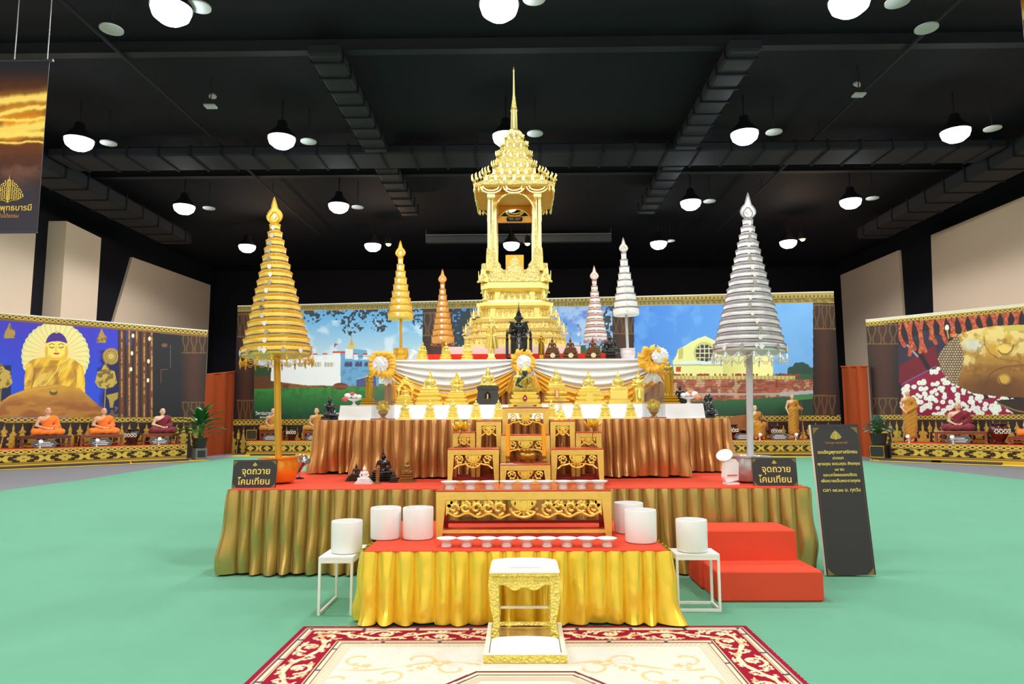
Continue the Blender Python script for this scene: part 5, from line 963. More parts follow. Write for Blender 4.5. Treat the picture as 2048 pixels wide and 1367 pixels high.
    # spandrel arches under the eave on each side pair
def arch(w, hgt, th):                           # pointed arch panel, opening below
    n = 12; L = [(-w, 0), (-w, hgt)]+[(w, hgt), (w, 0)]; inner = []
    for i in range(n+1):
        f = i/n; inner.append((w*.93*math.cos(f*PI/2)**.8, hgt*.92*math.sin(f*PI/2)**1.1))
    ring = inner+[(-x, z) for x, z in inner[-2::-1]]
    m = MB(); k = len(ring)
    for i in range(k-1):
        (x0, z0), (x1, z1) = ring[i], ring[i+1]; m.loft([[(x0, yy, z0), (x1, yy, z1), (x1, yy, hgt), (x0, yy, hgt)] for yy in (-th, th)])
    return m
ARH = .46
for r in range(4):
    o = arch(cw-.03, ARH, .02).build('arch_panel', GIN, bus, loc=[(0, -cw, ZE-ARH-.02), (cw, 0, ZE-ARH-.02), (0, cw, ZE-ARH-.02), (-cw, 0, ZE-ARH-.02)][r], rot=(0, 0, r*PI/2))
    n = 12; w = cw-.03; inner = [(w*.93*math.cos(i/n*PI/2)**.8, ARH*.92*math.sin(i/n*PI/2)**1.1) for i in range(n+1)]; ring = inner+[(-x, z) for x, z in inner[-2::-1]]
    MB().tube([(x, -.022, z) for x, z in ring], .014, 5).build('arch_moulding', GBP, o)
    for s in (-1, 1): MB().loft([[(s*w*.97, -.03, -.75), (s*(w*.97-.03), -.03, -.75), (s*(w*.97-.03), .0, -.75), (s*w*.97, .0, -.75)], [(s*w*.97, -.03, .02), (s*(w*.97-.04), -.03, .02), (s*(w*.97-.04), .0, .02), (s*w*.97, .0, .02)]]).build('inner_jamb', GB, o)
MB().box(-.42, .42, .0, .04, ZE-.40, ZE-.30).build('name_beam', GIN, bus); so = MB().prism([(-.13, 0), (-.115, -.035), (.115, -.035), (.13, 0), (.115, .035), (-.115, .035)], -.015, -.005).build('name_plate', BLK, bus, loc=(0, .0, ZE-.35)); GREYT = mat('worn_text', (150, 150, 155), .6)
for x0, x1, z0, z1 in ((-.1, -.012, .006, .018), (.008, .1, .006, .018), (-.08, -.012, -.016, -.008), (.008, .08, -.016, -.008)): MB().box(x0, x1, -.0165, -.0155, z0, z1).build('printed_line', GREYT, so)
EW = bw(80, .0)
MB().box(-EW*.95, EW*.95, -EW*.95, EW*.95, ZE-.014, ZE-.003).build('roof_ceiling', GIN, bus)
tiers = [(80, 366, 352), (61, 352, 339), (43, 339, 322), (35, 322, 305), (27, 305, 289), (19, 289, 278)]
zc = ZE; kk_ = (zr(277, 0)-ZE)/(zr(278, .3)-zr(366, .3))
for i, (h, pa, pb_) in enumerate(tiers):
    a = bw(h, .0); hh = (zr(pb_, .3)-zr(pa, .3))*kk_; nx_ = bw(tiers[i+1][0], 0) if i < 5 else a*.75
    tierb('roof_tier', [(a*.96, zc), (a, zc+hh*.1), (a, zc+hh*.45), (a*.95, zc+hh*.55), (nx_+(a-nx_)*.45, zc+hh*.8), (nx_*.98, zc+hh*1.02)], GB, 2, .1)
    na = max(3, 7-i); s = (.95-.08*i)
    rowleaf('roof_antefix', AFM, a*.985, zc+hh*.45, na, s)
    nag = MB().tube([(0, 0, 0), (.012, -.01, .03), (-.012, -.012, .06), (0, -.03, .1), (.0, -.02, .125)], [.02, .024, .018, .014, .004], 6).mesh('corner_hook', GBP, True)
    for sx in (-1, 1):
        for sy in (-1, 1):
            for dx, dy in ((0, .2), (.1, .1), (.2, 0)): link('corner_hook', nag, GBP, bus, (sx*a*(1-dx), sy*a*(1-dy), zc+hh*.5), (0, 0, math.atan2(sx, -sy)), (s*1.15,)*3)
    zc += hh
    if i == 0: ztier = zc
sp = [(278, 17), (270, 15), (266, 16), (262, 12), (260, 8), (258, 7.4), (222, 6.4), (221, 8), (219, 6.5)]
MB().lathe([(bw(h, 0), zr(py, 0)) for py, h in sp], 20).build('bell_and_shaft', GBP, bus, 40)
rg = []
for i in range(9): py = 219-i*3; r_ = 6.2-.38*i; rg += [(r_*.72, py), (r_, py-.8), (r_, py-1.8), (r_*.72, py-2.6)]
MB().lathe([(bw(h, 0), zr(py, 0)) for h, py in rg], 16).build('ringed_spire', GBP, bus, 40)
MB().lathe([(bw(h, 0), zr(py, 0)) for h, py in ((2.4, 193), (2.0, 170), (1.4, 145), (2.2, 141), (1.2, 138), (.2, 133))], 10).build('needle', GBP, bus, 40)
# eave swags and pendants on all four sides
sg = MB()
for rr, dz in ((.11, .02), (.085, .005)): sg.tube([(rr*1.25*math.cos(q), 0, -rr*.75*math.sin(q)-dz) for q in np.linspace(0, PI, 11)], .011, 5)
sgm = sg.mesh('eave_swag', GBP); pnm = MB().lathe([(.001, 0), (.006, -.01), (.008, -.03), (.02, -.06), (.012, -.085), (.004, -.1), (.001, -.105)], 8).mesh('eave_pendant', GBP, True)
for r in range(4):
    for i in range(3):
        x = (i-1)*EW*.56; v = [(x, -EW*.97), (EW*.97, x), (-x, EW*.97), (-EW*.97, -x)][r]; link('eave_swag', sgm, GBP, bus, (v[0], v[1], ZE), (0, 0, r*PI/2), (1.15,)*3)
    for i in range(6):
        x = (i-2.5)*EW*.32*1.15 if i in (2, 3) else (-1 if i < 3 else 1)*EW*(.78+.08*(i % 3)); v = [(x, -EW*.97), (EW*.97, x), (-x, EW*.97), (-EW*.97, -x)][r]; link('eave_pendant', pnm, GBP, bus, (v[0], v[1], ZE))
# ================================================================ statues
STG = mat('statue_gold', (252, 228, 124), .22, .7); STD = mat('statue_antique_gold', (200, 156, 50), .26, .8); BRZ = mat('statue_bronze', (112, 74, 48), .35, .5); BLKS = mat('statue_black', (20, 20, 22), .22, .2, coat=.5); WST = mat('statue_white', (240, 236, 236), .4); EMER = mat('emerald_green', (18, 60, 46), .18, coat=.6); BRS2 = mat('statue_brass_brown', (146, 112, 58), .35, .6); DKB = mat('statue_dark_brown', (58, 46, 40), .4, .3); EMB = mat('emblem_red', (150, 30, 34), .4); STONEB = mat('black_stone', (52, 50, 48), .5)
PEDS = {   # (half width, half depth, height share) in units of the widest half width
 'small': [(1, .8, 0), (1, .8, .09), (.8, .64, .13), (.82, .66, .24), (.66, .54, .28), (.6, .5, .33), (.76, .6, .38), (.78, .6, .47), (.6, .5, .51), (.5, .42, .56), (.66, .54, .61), (.68, .54, .7), (.5, .42, .75), (.42, .36, .79), (.58, .48, .86), (.6, .5, .94), (.52, .44, 1)],
 'wide': [(1, .7, 0), (1, .7, .2), (.82, .58, .24), (.76, .54, .3), (.9, .64, .36), (.92, .64, .5), (.72, .52, .55), (.64, .48, .6), (.8, .58, .66), (.82, .58, .78), (.64, .48, .83), (.7, .52, .9), (.7, .52, 1)],
 'box': [(1, .72, 0), (1, .72, .3), (.86, .62, .36), (.8, .58, .78), (.88, .64, .86), (.88, .64, 1)],
 'tall': [(1, .8, 0), (1, .8, .1), (.82, .68, .2), (.62, .54, .36), (.66, .56, .46), (.5, .44, .52), (.42, .4, .8), (.52, .46, .88), (.5, .44, 1)],
 'slab': [(1, .8, 0), (1, .8, .6), (.9, .7, 1)]}
PEDC = {}
def pedestal(kind, w, h, m, parent, round_=False):
    key = (kind, round(w, 3), round(h, 3), m.name)
    if key not in PEDC: PEDC[key] = MB().sq([(a*w, b*w, c*h) for a, b, c in PEDS[kind]]).mesh('pedestal', m)
    return link('pedestal', PEDC[key], m, parent)
FINM = {}
def finial(m):
    if m.name not in FINM: FINM[m.name] = MB().lathe([(.001, -.02), (.045, 0), (.03, .03), (.036, .05), (.018, .1), (.02, .12), (.006, .2), (.001, .23)], 10).mesh('flame_finial', m, True)
    return FINM[m.name]
FMESH = {}
def fmesh(key, m):
    if (key, m.name) not in FMESH:
        me = figmesh(key).copy(); me.materials.clear(); me.materials.append(m); FMESH[(key, m.name)] = me
    return FMESH[(key, m.name)]
HTOP = {'lap': 1.07, 'earth': 1.07, 'stand': 2.57, 'stand_deco': 2.57, 'king': 1.64}
EXT = {'lap': .2, 'earth': .2, 'stand': .22, 'stand_deco': .22, 'king': .35}
def statue(label, px, top, y, z, fig, m, ped='small', pf=.42, pw=None, pm=None, group=None, rz=0., fin=True, name='seated_statue', emblem=None):
    b = ony(px, 700, y); b = np.array([ony(px, proj((b[0], y, z))[1], y)[0], y, z]); H = ony(px, top, y)[2]-z; t = thing(name, label, 'statue', b, rz, group)
    ph = H*pf; s = H*(1-pf)/(HTOP[fig]+(EXT[fig] if fin else 0)); w = pw if pw else s*.62
    pedestal(ped, w, ph, pm or m, t)
    link('figure', fmesh(fig, m), m, t, (0, 0, ph-.012*s), (0, 0, 0), (s,)*3)
    if fin: link('flame_finial', finial(m), m, t, (0, .02*s, ph+(HTOP[fig]-.0)*s), (0, 0, 0), (s,)*3 if fig != 'king' else (s*1.5,)*3)
    if emblem:
        r = w*.3; MB().prism([(r*math.cos(a), r*.95*math.sin(a)) for a in np.linspace(0, 2*PI, 14, endpoint=False)], -.006, .01).build('emblem', emblem, t, loc=(0, -w*.62, ph*.42))
    t['ph'] = ph; t['s'] = s
    return t
def sp_(t):
    a, b = t['ph'], t['s']; del t['ph']; del t['s']; return a, b
# nine small gilt ones before the riser
for px in (810, 860, 906, 952, 997, 1103, 1154, 1210, 1261):
    sp_(statue('small gilt meditating statue on a stepped pedestal before the white riser', px, 796, 7.9, T2Z, 'lap', STG, 'small', .5, .078, None, 'small gilt statues before the white riser', emblem=STG))
# larger ones on the riser
Yr = 8.52
def aureole(t, s, ph, kind, m):
    if kind == 'arch':
        for sx in (-1, 1): MB().box(sx*.62*s-.03*s*2, sx*.62*s+.03*s*2, .18*s, .3*s, ph*.0, ph+.55*s).build('arch_post', m, t)
        out = [(-.78, .5), (-.7, .85), (-.5, 1.15), (-.28, 1.5), (0, 1.95), (.28, 1.5), (.5, 1.15), (.7, .85), (.78, .5)]; inn = [(.5, .5), (.44, .8), (.28, 1.05), (0, 1.2), (-.28, 1.05), (-.44, .8), (-.5, .5)]; mb = MB(); n = len(out)
        for i in range(n-1):
            k = lambda j: inn[::-1][min(6, max(0, round(j*6/8)))]
            q = [out[i], out[i+1], k(i+1), k(i)]; mb.prism([(x*s, ph+z*s) for x, z in q], .2*s, .28*s)
        mb.build('flame_arch', GOLDC, t)
        for i in range(11): a = PI*i/10; MB().prism([(-.08*s, 0), (0, .22*s), (.08*s, 0)], -.02*s, .02*s).build('arch_flame', m, t, loc=(.74*s*math.cos(a), .24*s, ph+(.75+.75*math.sin(a))*s), rot=(0, a-PI/2 if False else -(a-PI/2), 0))
    else:
        L = [(x*s, ph+.35*s+z*s) for x, z in leafpts(.62, 1.25)]; MB().prism(L, .2*s, .27*s).build('leaf_aureole', GOLDC, t); MB().tube([(x, .19*s, z) for x, z in L], .035*s, 6, True).build('aureole_rim', m, t)
        for i in range(9): a = PI*(i+.5)/9; MB().tube([(.18*s*math.cos(a), .19*s, ph+(.7+.18*math.sin(a))*s), (.52*s*math.cos(a), .19*s, ph+(.72+.5*math.sin(a))*s)], .02*s, 5).build('aureole_ray', m, t)
t = statue('gilt meditating statue inside a pierced flame arch', 810, 768, Yr, RZ, 'lap', STG, 'wide', .42, .12); ph, s = sp_(t); aureole(t, s*1.15, ph, 'arch', STG)
sp_(statue('gilt statue on a broad three stepped pedestal next to the flame arch', 860, 738, Yr, RZ, 'earth', STG, 'wide', .42, .165))
t = statue('gilt meditating statue before a pointed leaf shaped aureole', 914, 752, Yr, RZ, 'lap', STG, 'wide', .42, .145); ph, s = sp_(t); aureole(t, s, ph, 'leaf', STG)
t = statue('gilt statue on a black stone pedestal with a small niche', 976, 728, Yr, RZ, 'earth', STG, 'box', .45, .15, STONEB); ph, s = sp_(t)
MB().prism([(-.03, 0), (-.035, .06), (0, .1), (.035, .06), (.03, 0)], -.006, .004).build('niche', BLK, t, loc=(0, -.155*.62, ph*.28)); link('niche_figure', fmesh('stand', STG), STG, t, (0, -.115, ph*.3), (0, 0, 0), (.026,)*3)
sp_(statue('gilt standing statue mostly hidden behind the green seated statue', 1036, 736, Yr+.05, RZ, 'stand', STG, 'slab', .1, .07, name='standing_statue'))
t = statue('gilt statue on a flaring pedestal with red trim bands', 1113, 731, Yr, RZ, 'lap', STG, 'small', .47, .185); ph, s = sp_(t)
for q, w in ((.46, .14), (.1, .19)): MB().sq([(w, w*.8, 0), (w, w*.8, .008)], (0, 0, ph*q)).build('red_band', EMB, t)
MB().box(-.022, .022, -.165, -.14, ph*.34, ph*.8, .003).build('emblem_panel', mat('emblem_cloth', (226, 184, 130), .5), t); MB().tube([(-.022, -.166, ph*.34), (.022, -.166, ph*.34), (.022, -.166, ph*.8), (-.022, -.166, ph*.8)], .003, 4, True).build('emblem_border', EMB, t)
sp_(statue('gilt statue on a broad low pedestal with round emblem', 1178, 738, Yr, RZ, 'earth', STG, 'wide', .42, .185, emblem=STG)); sp_(statue('gilt meditating statue on a plain box pedestal near the pale rosette', 1237, 739, Yr, RZ, 'lap', STG, 'box', .43, .125))
t = statue('gilt figure seated upright with legs down on a rock', 1278, 735, Yr, RZ, 'king', STG, 'slab', .06, .1, name='seated_statue'); ph, s = sp_(t); MB().loft([[(.26*s*a, .02+b*s*.3, ph+z*s) for a, b in ((-1, -.4), (1, -.4), (1.1, 1), (-1.1, 1))] for z in (0, .35, .62)]).build('rock_seat', STG, t)
sp_(statue('antique gold standing statue holding a bowl beside the acrylic case', 1339, 716, Yr, RZ, 'stand', STD, 'wide', .19, .115, name='standing_statue')); sp_(statue('antique gold standing statue partly behind the acrylic case, flower tray side', 738, 739, Yr, RZ, 'stand', STD, 'wide', .2, .1, name='standing_statue'))
sp_(statue('shiny black seated statue behind the antique gold standing statue', 1361, 770, 8.72, RZ, 'lap', BLKS, 'box', .3, .08, fin=False))
# black robed figures at the riser ends
sp_(statue('black seated figure at the end of the riser, red and white flower side', 659, 793, 8.42, T2Z, 'earth', BLKS, 'slab', .16, .08, rz=.9, fin=False))
sp_(statue('black seated figure at the end of the riser, next to the orange tray', 1414, 789, 8.8, T2Z, 'lap', BLKS, 'slab', .14, .07, fin=False, rz=-.3)); sp_(statue('black seated figure turned sideways at the outermost riser end', 1421, 787, 8.42, T2Z, 'earth', BLKS, 'slab', .14, .07, fin=False, rz=1.2))
# green statue in golden robe
t = statue('green seated statue in golden robe on a gilt pedestal with red emblem', 1050, 734, 7.36, A_CT[2], 'lap', EMER, 'wide', .38, .175, STG, fin=False); ph, s = sp_(t)
robe_e = TORSO+LEG+mirror(LEG)+ARM_UP+ARM_LAP[:1]
def robe_cut(P, pr, infl, lx=.04, lz=.66, sl=.85): 
    f = P[..., 2]-(lz+sl*(P[..., 0]-lx)); r = field(P, pr, .05)-infl+.006*np.sin(38*(P[..., 2]*.8-P[..., 0]*.6)); return np.maximum(r, f*.76)
link('golden_robe', sculpt('golden_robe', lambda P: robe_cut(P, robe_e, .018), (-.64, -.5, -.03), (.64, .32, .76), .023, mat('jewelled_robe', (226, 190, 70), .3, .5, bump=('voronoi', 40, .8))), None, t, (0, 0, ph), (0, 0, 0), (s,)*3)
MB().lathe([(.13, .92), (.125, .96), (.1, 1.02), (.06, 1.1), (.03, 1.2), (.001, 1.32)], 14).build('golden_crown', STG, t, 40, (0, 0, ph), (0, 0, 0), (s,)*3)
MB().prism([(.0, -.035), (.022, -.02), (.022, .012), (0, .04), (-.022, .012), (-.022, -.02)], -.006, .01).build('emblem', EMB, t, loc=(0, -.128, ph*.58)); MB().box(-.12, .12, -.128, -.12, ph*.05, ph*.15).build('name_strip', EMB, t); MB().box(-.085, .085, -.1295, -.1285, ph*.08, ph*.12).build('printed_line', WST, t); MB().ball((0, -.136, ph*.58), (.009, .004, .009), 8, 6).build('emblem_mark', WST, t)
# top row on the upper tier
Yt = 9.3; T3S = T3Z+.0
for px, tp, l in ((845, 681, 'small gilt statue next to the gold umbrella pot on the upper tier'), (892, 682, 'small gilt statue below the orange gold umbrella'), (935, 676, 'gilt statue next to the jewelled standing statue')): sp_(statue(l, px, tp, Yt, T3S, 'lap', STG, 'small', .5, .1, None, emblem=STG))
sp_(statue('gilt standing statue in a jewelled flaring robe', 983, 630, Yt, T3S, 'stand_deco', STG, 'tall', .16, .09, name='standing_statue'))
t = statue('black crowned figure enthroned on a tall black chair', 1038, 607, Yt-.02, T3S, 'king', BLKS, 'slab', .05, .17, fin=False, name='enthroned_statue'); ph, s = sp_(t); s *= .83
for ob in t.children:
    if ob.name.startswith('figure'): ob.scale = (s,)*3
MB().lathe([(.15, .86), (.2, .93), (.12, .95), (.13, 1.0), (.09, 1.04), (.1, 1.08), (.055, 1.14), (.06, 1.18), (.03, 1.3), (.012, 1.45), (.001, 1.6)], 16).build('tall_crown', BLKS, t, 40, (0, 0, ph+.58*s), (0, 0, 0), (s*.95,)*3)
MB().box(-.26*s, .26*s, -.06*s, .3*s, ph, ph+.62*s).build('throne_seat', BLKS, t); MB().box(-.3*s, .3*s, .24*s, .32*s, ph, ph+1.05*s).build('throne_back', BLKS, t)
for sx in (-1, 1):
    MB().box(sx*.42*s-.05*s, sx*.42*s+.05*s, -.2*s, .3*s, ph, ph+.62*s).build('throne_arm', BLKS, t); MB().lathe([(.05*s, 0), (.06*s, .06*s), (.035*s, .12*s), (.05*s, .2*s), (.02*s, .34*s), (.001, .44*s)], 8).build('throne_post', BLKS, t, 40, (sx*.42*s, -.15*s, ph+.62*s))
sp_(statue('plain gilt standing statue between the black throne and bronze statues', 1083, 664, Yt, T3S, 'stand', STD, 'tall', .2, .055, name='standing_statue'))
for px, l in ((1105, 'bronze seated statue beside the plain gilt standing statue'), (1141, 'bronze seated statue standing between two other bronze statues'), (1186, 'bronze seated statue below the rose and silver umbrella')):
    sp_(statue(l, px, 672, Yt-.12, T3S, 'earth', BRZ, 'wide', .45, .115, emblem=mat('pale_medal', (220, 200, 160), .4)))
sp_(statue('shiny black stout seated statue beside the pale umbrella pot', 1221, 668, Yt, T3S, 'lap', BLKS, 'wide', .3, .085, fin=False))
# group on the stage carpet
def st2(label, px, y, top, fig, m, ped, pf, pw, **k): sp_(statue(label, px, top, y, STZ, fig, m, ped, pf, pw, **k))
st2('dark brown seated statue behind the white one on the red stage', 712, 7.36, 924, 'earth', DKB, 'wide', .3, .1); st2('white seated statue on the red stage', 728, 7.06, 927, 'lap', WST, 'wide', .2, .085); st2('large shiny black seated statue on the red stage', 766, 7.3, 896, 'lap', BLKS, 'wide', .24, .145)
st2('slim brown and brass standing statue before the large black statue', 755, 7.02, 927, 'stand', BRS2, 'tall', .22, .033, name='standing_statue'); st2('tiny dark bronze statue beside the large black statue', 788, 7.16, 939, 'earth', DKB, 'wide', .35, .045); st2('brass seated statue on a stepped brass pedestal on the red stage', 814, 7.2, 916, 'lap', BRS2, 'small', .42, .088)
# ---------------------------------------------------------------- acrylic cases with golden flower bowls, trays, lamps
PETG = MB().grid(lambda u, v: ((u-.5)*.03*math.sin(PI*(.1+.85*v)), -.006*math.sin(PI*v), v*.035), 3, 3).mesh('gold_leaf', LOTG, True)
for px, l in ((766, 'flower tray'), (1308, 'pale rosette')):
    x = ony(px, 838, 7.78)[0]; t = thing('acrylic_case', 'clear acrylic display case on brown base near the %s' % l, 'display case', (x, 7.78, T2Z)); w, h = .112, .37
    MB().box(-w-.01, w+.01, -w*.7-.01, w*.7+.01, 0, .016).build('wooden_base', mat('brown_wood_base', (150, 84, 50), .5), t)
    for a, b in (((-w, w), (-w*.7, -w*.7+.004)), ((-w, w), (w*.7-.004, w*.7)), ((-w, -w+.004), (-w*.7+.004, w*.7-.004)), ((w-.004, w), (-w*.7+.004, w*.7-.004))): MB().box(*a, *b, .0165, h).build('acrylic_panel', GLASS, t)
    MB().box(-w, w, -w*.7, w*.7, h+.0005, h+.004).build('acrylic_lid', GLASS, t)
    t = thing('gold_flower_bowl', 'footed bowl of golden foil flowers inside the case near the %s' % l, 'flower bowl', (x, 7.78, T2Z+.0165))
    MB().lathe([(.001, 0), (.04, 0), (.036, .01), (.018, .02), (.03, .03), (.055, .06), (.058, .08), (.05, .08), (.001, .06)], 20).build('bowl', STD, t, 40)
    MB().ball((0, 0, .12), (.055, .035, .06), 12, 8).build('foil_core', LOTG, t, True)
    for i in range(70):
        a, e = random.random()*2*PI, math.acos(random.uniform(-.5, 1)); o = link('gold_leaf', PETG, LOTG, t); d = Vector((math.sin(e)*math.cos(a), math.sin(e)*math.sin(a), math.cos(e)))
        o.matrix_local = Matrix.Translation(Vector((d.x*.05, d.y*.028, .12+d.z*.058))) @ d.to_track_quat('Z', 'Y').to_matrix().to_4x4() @ Matrix.Rotation(random.random()*6, 4, 'Z') @ Matrix.Rotation(.5, 4, 'X')
ROSE = mat('rose_flower', (214, 84, 92), .7); ORF = mat('orange_flower', (240, 150, 100), .7); WFL = mat('white_flower', (244, 242, 240), .7)
for px, m, l in ((708, ROSE, 'white footed tray with red and white cloth flowers on the riser'), (1377, ORF, 'white footed tray with orange and white cloth flowers on the riser')):
    x = ony(px, 806, 8.5)[0]; t = thing('flower_tray', l, 'tray', (x, 8.5, RZ)); MB().lathe([(.001, 0), (.04, 0), (.015, .02), (.015, .05), (.09, .075), (.105, .085), (.001, .085)], 20).build('footed_tray', WHITE, t, 40)
    s = -1 if px < 1000 else 1
    for dx, dy, dz, r, mm in ((s*.07, -.03, .12, .045, WFL), (s*.1, -.06, .075, .04, m), (0, 0, .12, .04, WFL), (s*.02, -.02, .14, .035, m), (-s*.06, .0, .11, .035, WFL)): MB().ball((dx, dy, dz), (r, r, r*.7), 10, 6).build('cloth_flower', mm, t, True)
CHR = mat('chrome', (200, 202, 206), .15, .9)
def spot(label, px, py, y, z, s, m, rz, tilt):
    b = ony(px, py, y); t = thing('spot_light', label, 'spot light', (b[0], y, z), rz); MB().lathe([(.001, 0), (.05*s, 0), (.05*s, .01*s), (.015*s, .02*s)], 16).build('base', BLK, t, 40); MB().tube([(0, 0, .01*s), (0, 0, .07*s)], .012*s, 6).build('bracket', m, t)
    o = MB().lathe([(.02*s, -.08*s), (.035*s, -.07*s), (.035*s, .04*s), (.07*s, .12*s), (.075*s, .13*s), (.06*s, .125*s), (.001, .06*s)], 20).build('lamp_body', m, t, 40, (0, 0, .12*s), (tilt, 0, 0)); return t
spot('chrome spot light standing on the stage beside the orange pot', 598, 955, onz(598, 957, STZ)[1], STZ, 1.0, CHR, -2.2, -.7); spot('white spot light beside the gold pot on the upper tier', 823, 716, 9.2, T3Z, .6, WHITE, -2.0, -.6)
q = ony(1462, 960, 6.83); t = thing('flood_light', 'white flood light with angular panel standing beside the silver pot', 'flood light', (q[0], q[1], STZ), .25)
MB().box(-.06, .06, -.05, .05, 0, .02).build('base', WHITE, t); MB().prism([(-.06, 0), (-.085, .05), (-.07, .2), (-.04, .23), (.05, .22), (.08, .18), (.07, .02)], -.02, .03).build('lamp_panel', WHITE, t, loc=(0, 0, .02)); MB().prism([(-.05, .06), (.055, .06), (.055, .075), (-.05, .075)], -.024, -.019).build('slot', mat('pink_slot', (220, 120, 110), .5), t, loc=(0, 0, .02)); MB().lathe([(.001, 0), (.07, .0), (.08, .015), (.03, .04)], 16).build('upper_lamp', WHITE, t, 40, (-.04, .03, .27), (.5, -.6, 0))
# ---------------------------------------------------------------- signs
SIGNB = mat('sign_charcoal', (46, 42, 44), .6); FOAM = mat('foam_edge', (225, 222, 214), .7); DGL = mat('sign_dull_gold', (128, 104, 48), .6); GLET = mat('sign_gold_lettering', (236, 212, 108), .5)
def corners(parent, w, h, y, s, m):
    for sx in (-1, 1):
        for z, sz in ((0, 1), (h, -1)):
            mb = MB()
            for k in range(3): r = s*(1-.28*k); mb.prism([(sx*w/2, z), (sx*(w/2-r), z), (sx*(w/2-r*.92), z+sz*r*.1), (sx*(w/2-r*.45), z+sz*r*.45), (sx*(w/2-r*.1), z+sz*r*.92), (sx*w/2, z+sz*r)][::(1 if sx*sz < 0 else -1)], y-.0004*k, y-.0004*k+.0003)
            mb.build('corner_ornament', m, parent)
    MB().tube([(-w/2, y, 0), (w/2, y, 0), (w/2, y, h), (-w/2, y, h)], .0012, 4, True).build('border_line', m, parent)
def small_sign(label, px, bl, y, rz, lean):
    b = ony(px, bl, y); t = thing('offering_sign', label, 'sign', (b[0], y, STZ+.001), rz); t.rotation_euler = (lean, 0, rz); w, h = .41, .262
    MB().box(-w/2, w/2, 0, .012, 0, h).build('board', SIGNB, t); MB().prism([(.0, 0), (.01, 0), (.01, .2)], -.001, .001).build('rear_strut', FOAM, t, loc=(0, .02, 0), rot=(0, 0, PI/2))
    corners(t, w-.012, h-.012, -.0012, .04, DGL); bodhi(t, (0, -.002, .205), .034, GLET); textmesh('upper_lettering', 'จุดถวาย', .084, GLET, t, (.015, -.002, .128)); textmesh('lower_lettering', 'โคมเทียน', .084, GLET, t, (0, -.002, .032))
small_sign('small black sign with gold lettering before the orange umbrella pot', 507, 973, 6.66, 0.05, -.12); small_sign('small black sign with gold lettering before the silver umbrella pot', 1552, 971, 6.66, -.05, -.12)
t = thing('standing_sign', 'tall narrow black sign board with gold lettering leaning beside the red steps', 'sign', (2.95, 6.42, .022), 0.); t.rotation_euler = (-.11, -.012, -.03); w, h = .434, 1.345
MB().box(-w/2, w/2, 0, .004, 0, h).build('printed_face', SIGNB, t); MB().box(-w/2-.004, w/2, .0042, .04, 0, h).build('foam_board', FOAM, t); MB().loft([[(-.1, .041, 0.02), (.1, .041, 0.02), (.1, .3, .05), (-.1, .3, .05)], [(-.1, .041, .6), (.1, .041, .6), (.1, .06, .6), (-.1, .06, .6)]]).build('rear_stand', FOAM, t)
corners(t, w-.03, h-.03, -.0012, .06, DGL); bodhi(t, (0, -.002, 1.21), .08, GLET); textmesh('emblem_lettering', 'วิสาขบูชา พุทธบารมี', .026, mat('copper_ink'), t, (0, -.002, 1.165))
for s_, z, sz in (('ขอเชิญพุทธศาสนิกชน', 1.075, .042), ('สวดบท', 1.022, .036), ('พุทธคุณ ธรรมคุณ สังฆคุณ', .97, .036), ('๑๙ จบ', .918, .036), ('และบทโพชฌงคปริตร', .868, .036), ('เพื่อถวายเป็นพระราชกุศล', .815, .036), ('เวลา ๑๙.๐๐ น. ทุกวัน', .73, .042)): textmesh('lettering_line', s_, sz, GLET, t, (0, -.002, z))
# ================================================================ life-size wax figures of seated and standing robed people on the platforms
SKIN = mat('wax_skin', (222, 172, 140), .5); SKIN2 = mat('wax_skin_pale', (232, 190, 160), .5); SAF = mat('saffron_robe', (250, 122, 26), .8, sheen=.2, noise=(6, .12)); MAR = mat('maroon_robe', (122, 22, 40), .8, sheen=.2, noise=(6, .12)); OCH = mat('ochre_robe', (186, 128, 34), .8, sheen=.2, noise=(6, .12)); EYE = mat('dark_eye', (30, 22, 20), .3); LIP = mat('lips', (176, 100, 88), .5)
HEADM = [('c', (0, .02, .62), (0, 0, .76), .068, .062), ('e', (0, .0, .875), (.098, .118, .125)), ('e', (0, -.03, .82), (.075, .085, .08)), ('c', (0, -.112, .875), (0, -.138, .83), .012, .02, .012), ('e', (.098, .01, .845), (.02, .03, .052), .012), ('e', (-.098, .01, .845), (.02, .03, .052), .012), ('e', (0, -.105, .775), (.032, .018, .02), .02)]
def fingers(base, d, side, up, r=.014, L=.075):   # four fingers of unequal length and a thumb leaving the side of the palm
    base = np.array(base, float); d = unit(np.array(d, float)); side = unit(np.array(side, float)); up = np.array(up, float); out = []
    for i, l in enumerate((.85, 1., .94, .74)):
        a = base+side*(i-1.5)*.03; k = a+d*L*l*.55+up*.006; e = k+d*L*l*.5-up*.02; out += [('c', tuple(a), tuple(k), r, r*.92, .008), ('c', tuple(k), tuple(e), r*.92, r*.75, .008)]
    a = base-side*.06-d*.05; k = a-side*.02+d*.045; out += [('c', tuple(a), tuple(k), r*1.1, r, .008), ('c', tuple(k), tuple(k+d*.035+side*.012), r, r*.8, .008)]; return out
ARMR_LAP = [('c', (-.25, .02, .585), (-.34, .04, .33), .07, .055), ('c', (-.34, .04, .33), (-.1, -.25, .225), .05, .034), ('e', (-.05, -.28, .215), (.06, .05, .026), .02)]+fingers((0, -.29, .215), (1, 0, 0), (0, -1, 0), (0, 0, 1))
ARML_LAP = mirror([('c', (-.25, .02, .585), (-.34, .04, .33), .07, .055), ('c', (-.34, .04, .33), (-.1, -.24, .2), .05, .034), ('e', (-.05, -.27, .185), (.06, .05, .026), .02)])+fingers((0, -.28, .185), (-1, 0, 0), (0, -1, 0), (0, 0, 1))
MONK = {}
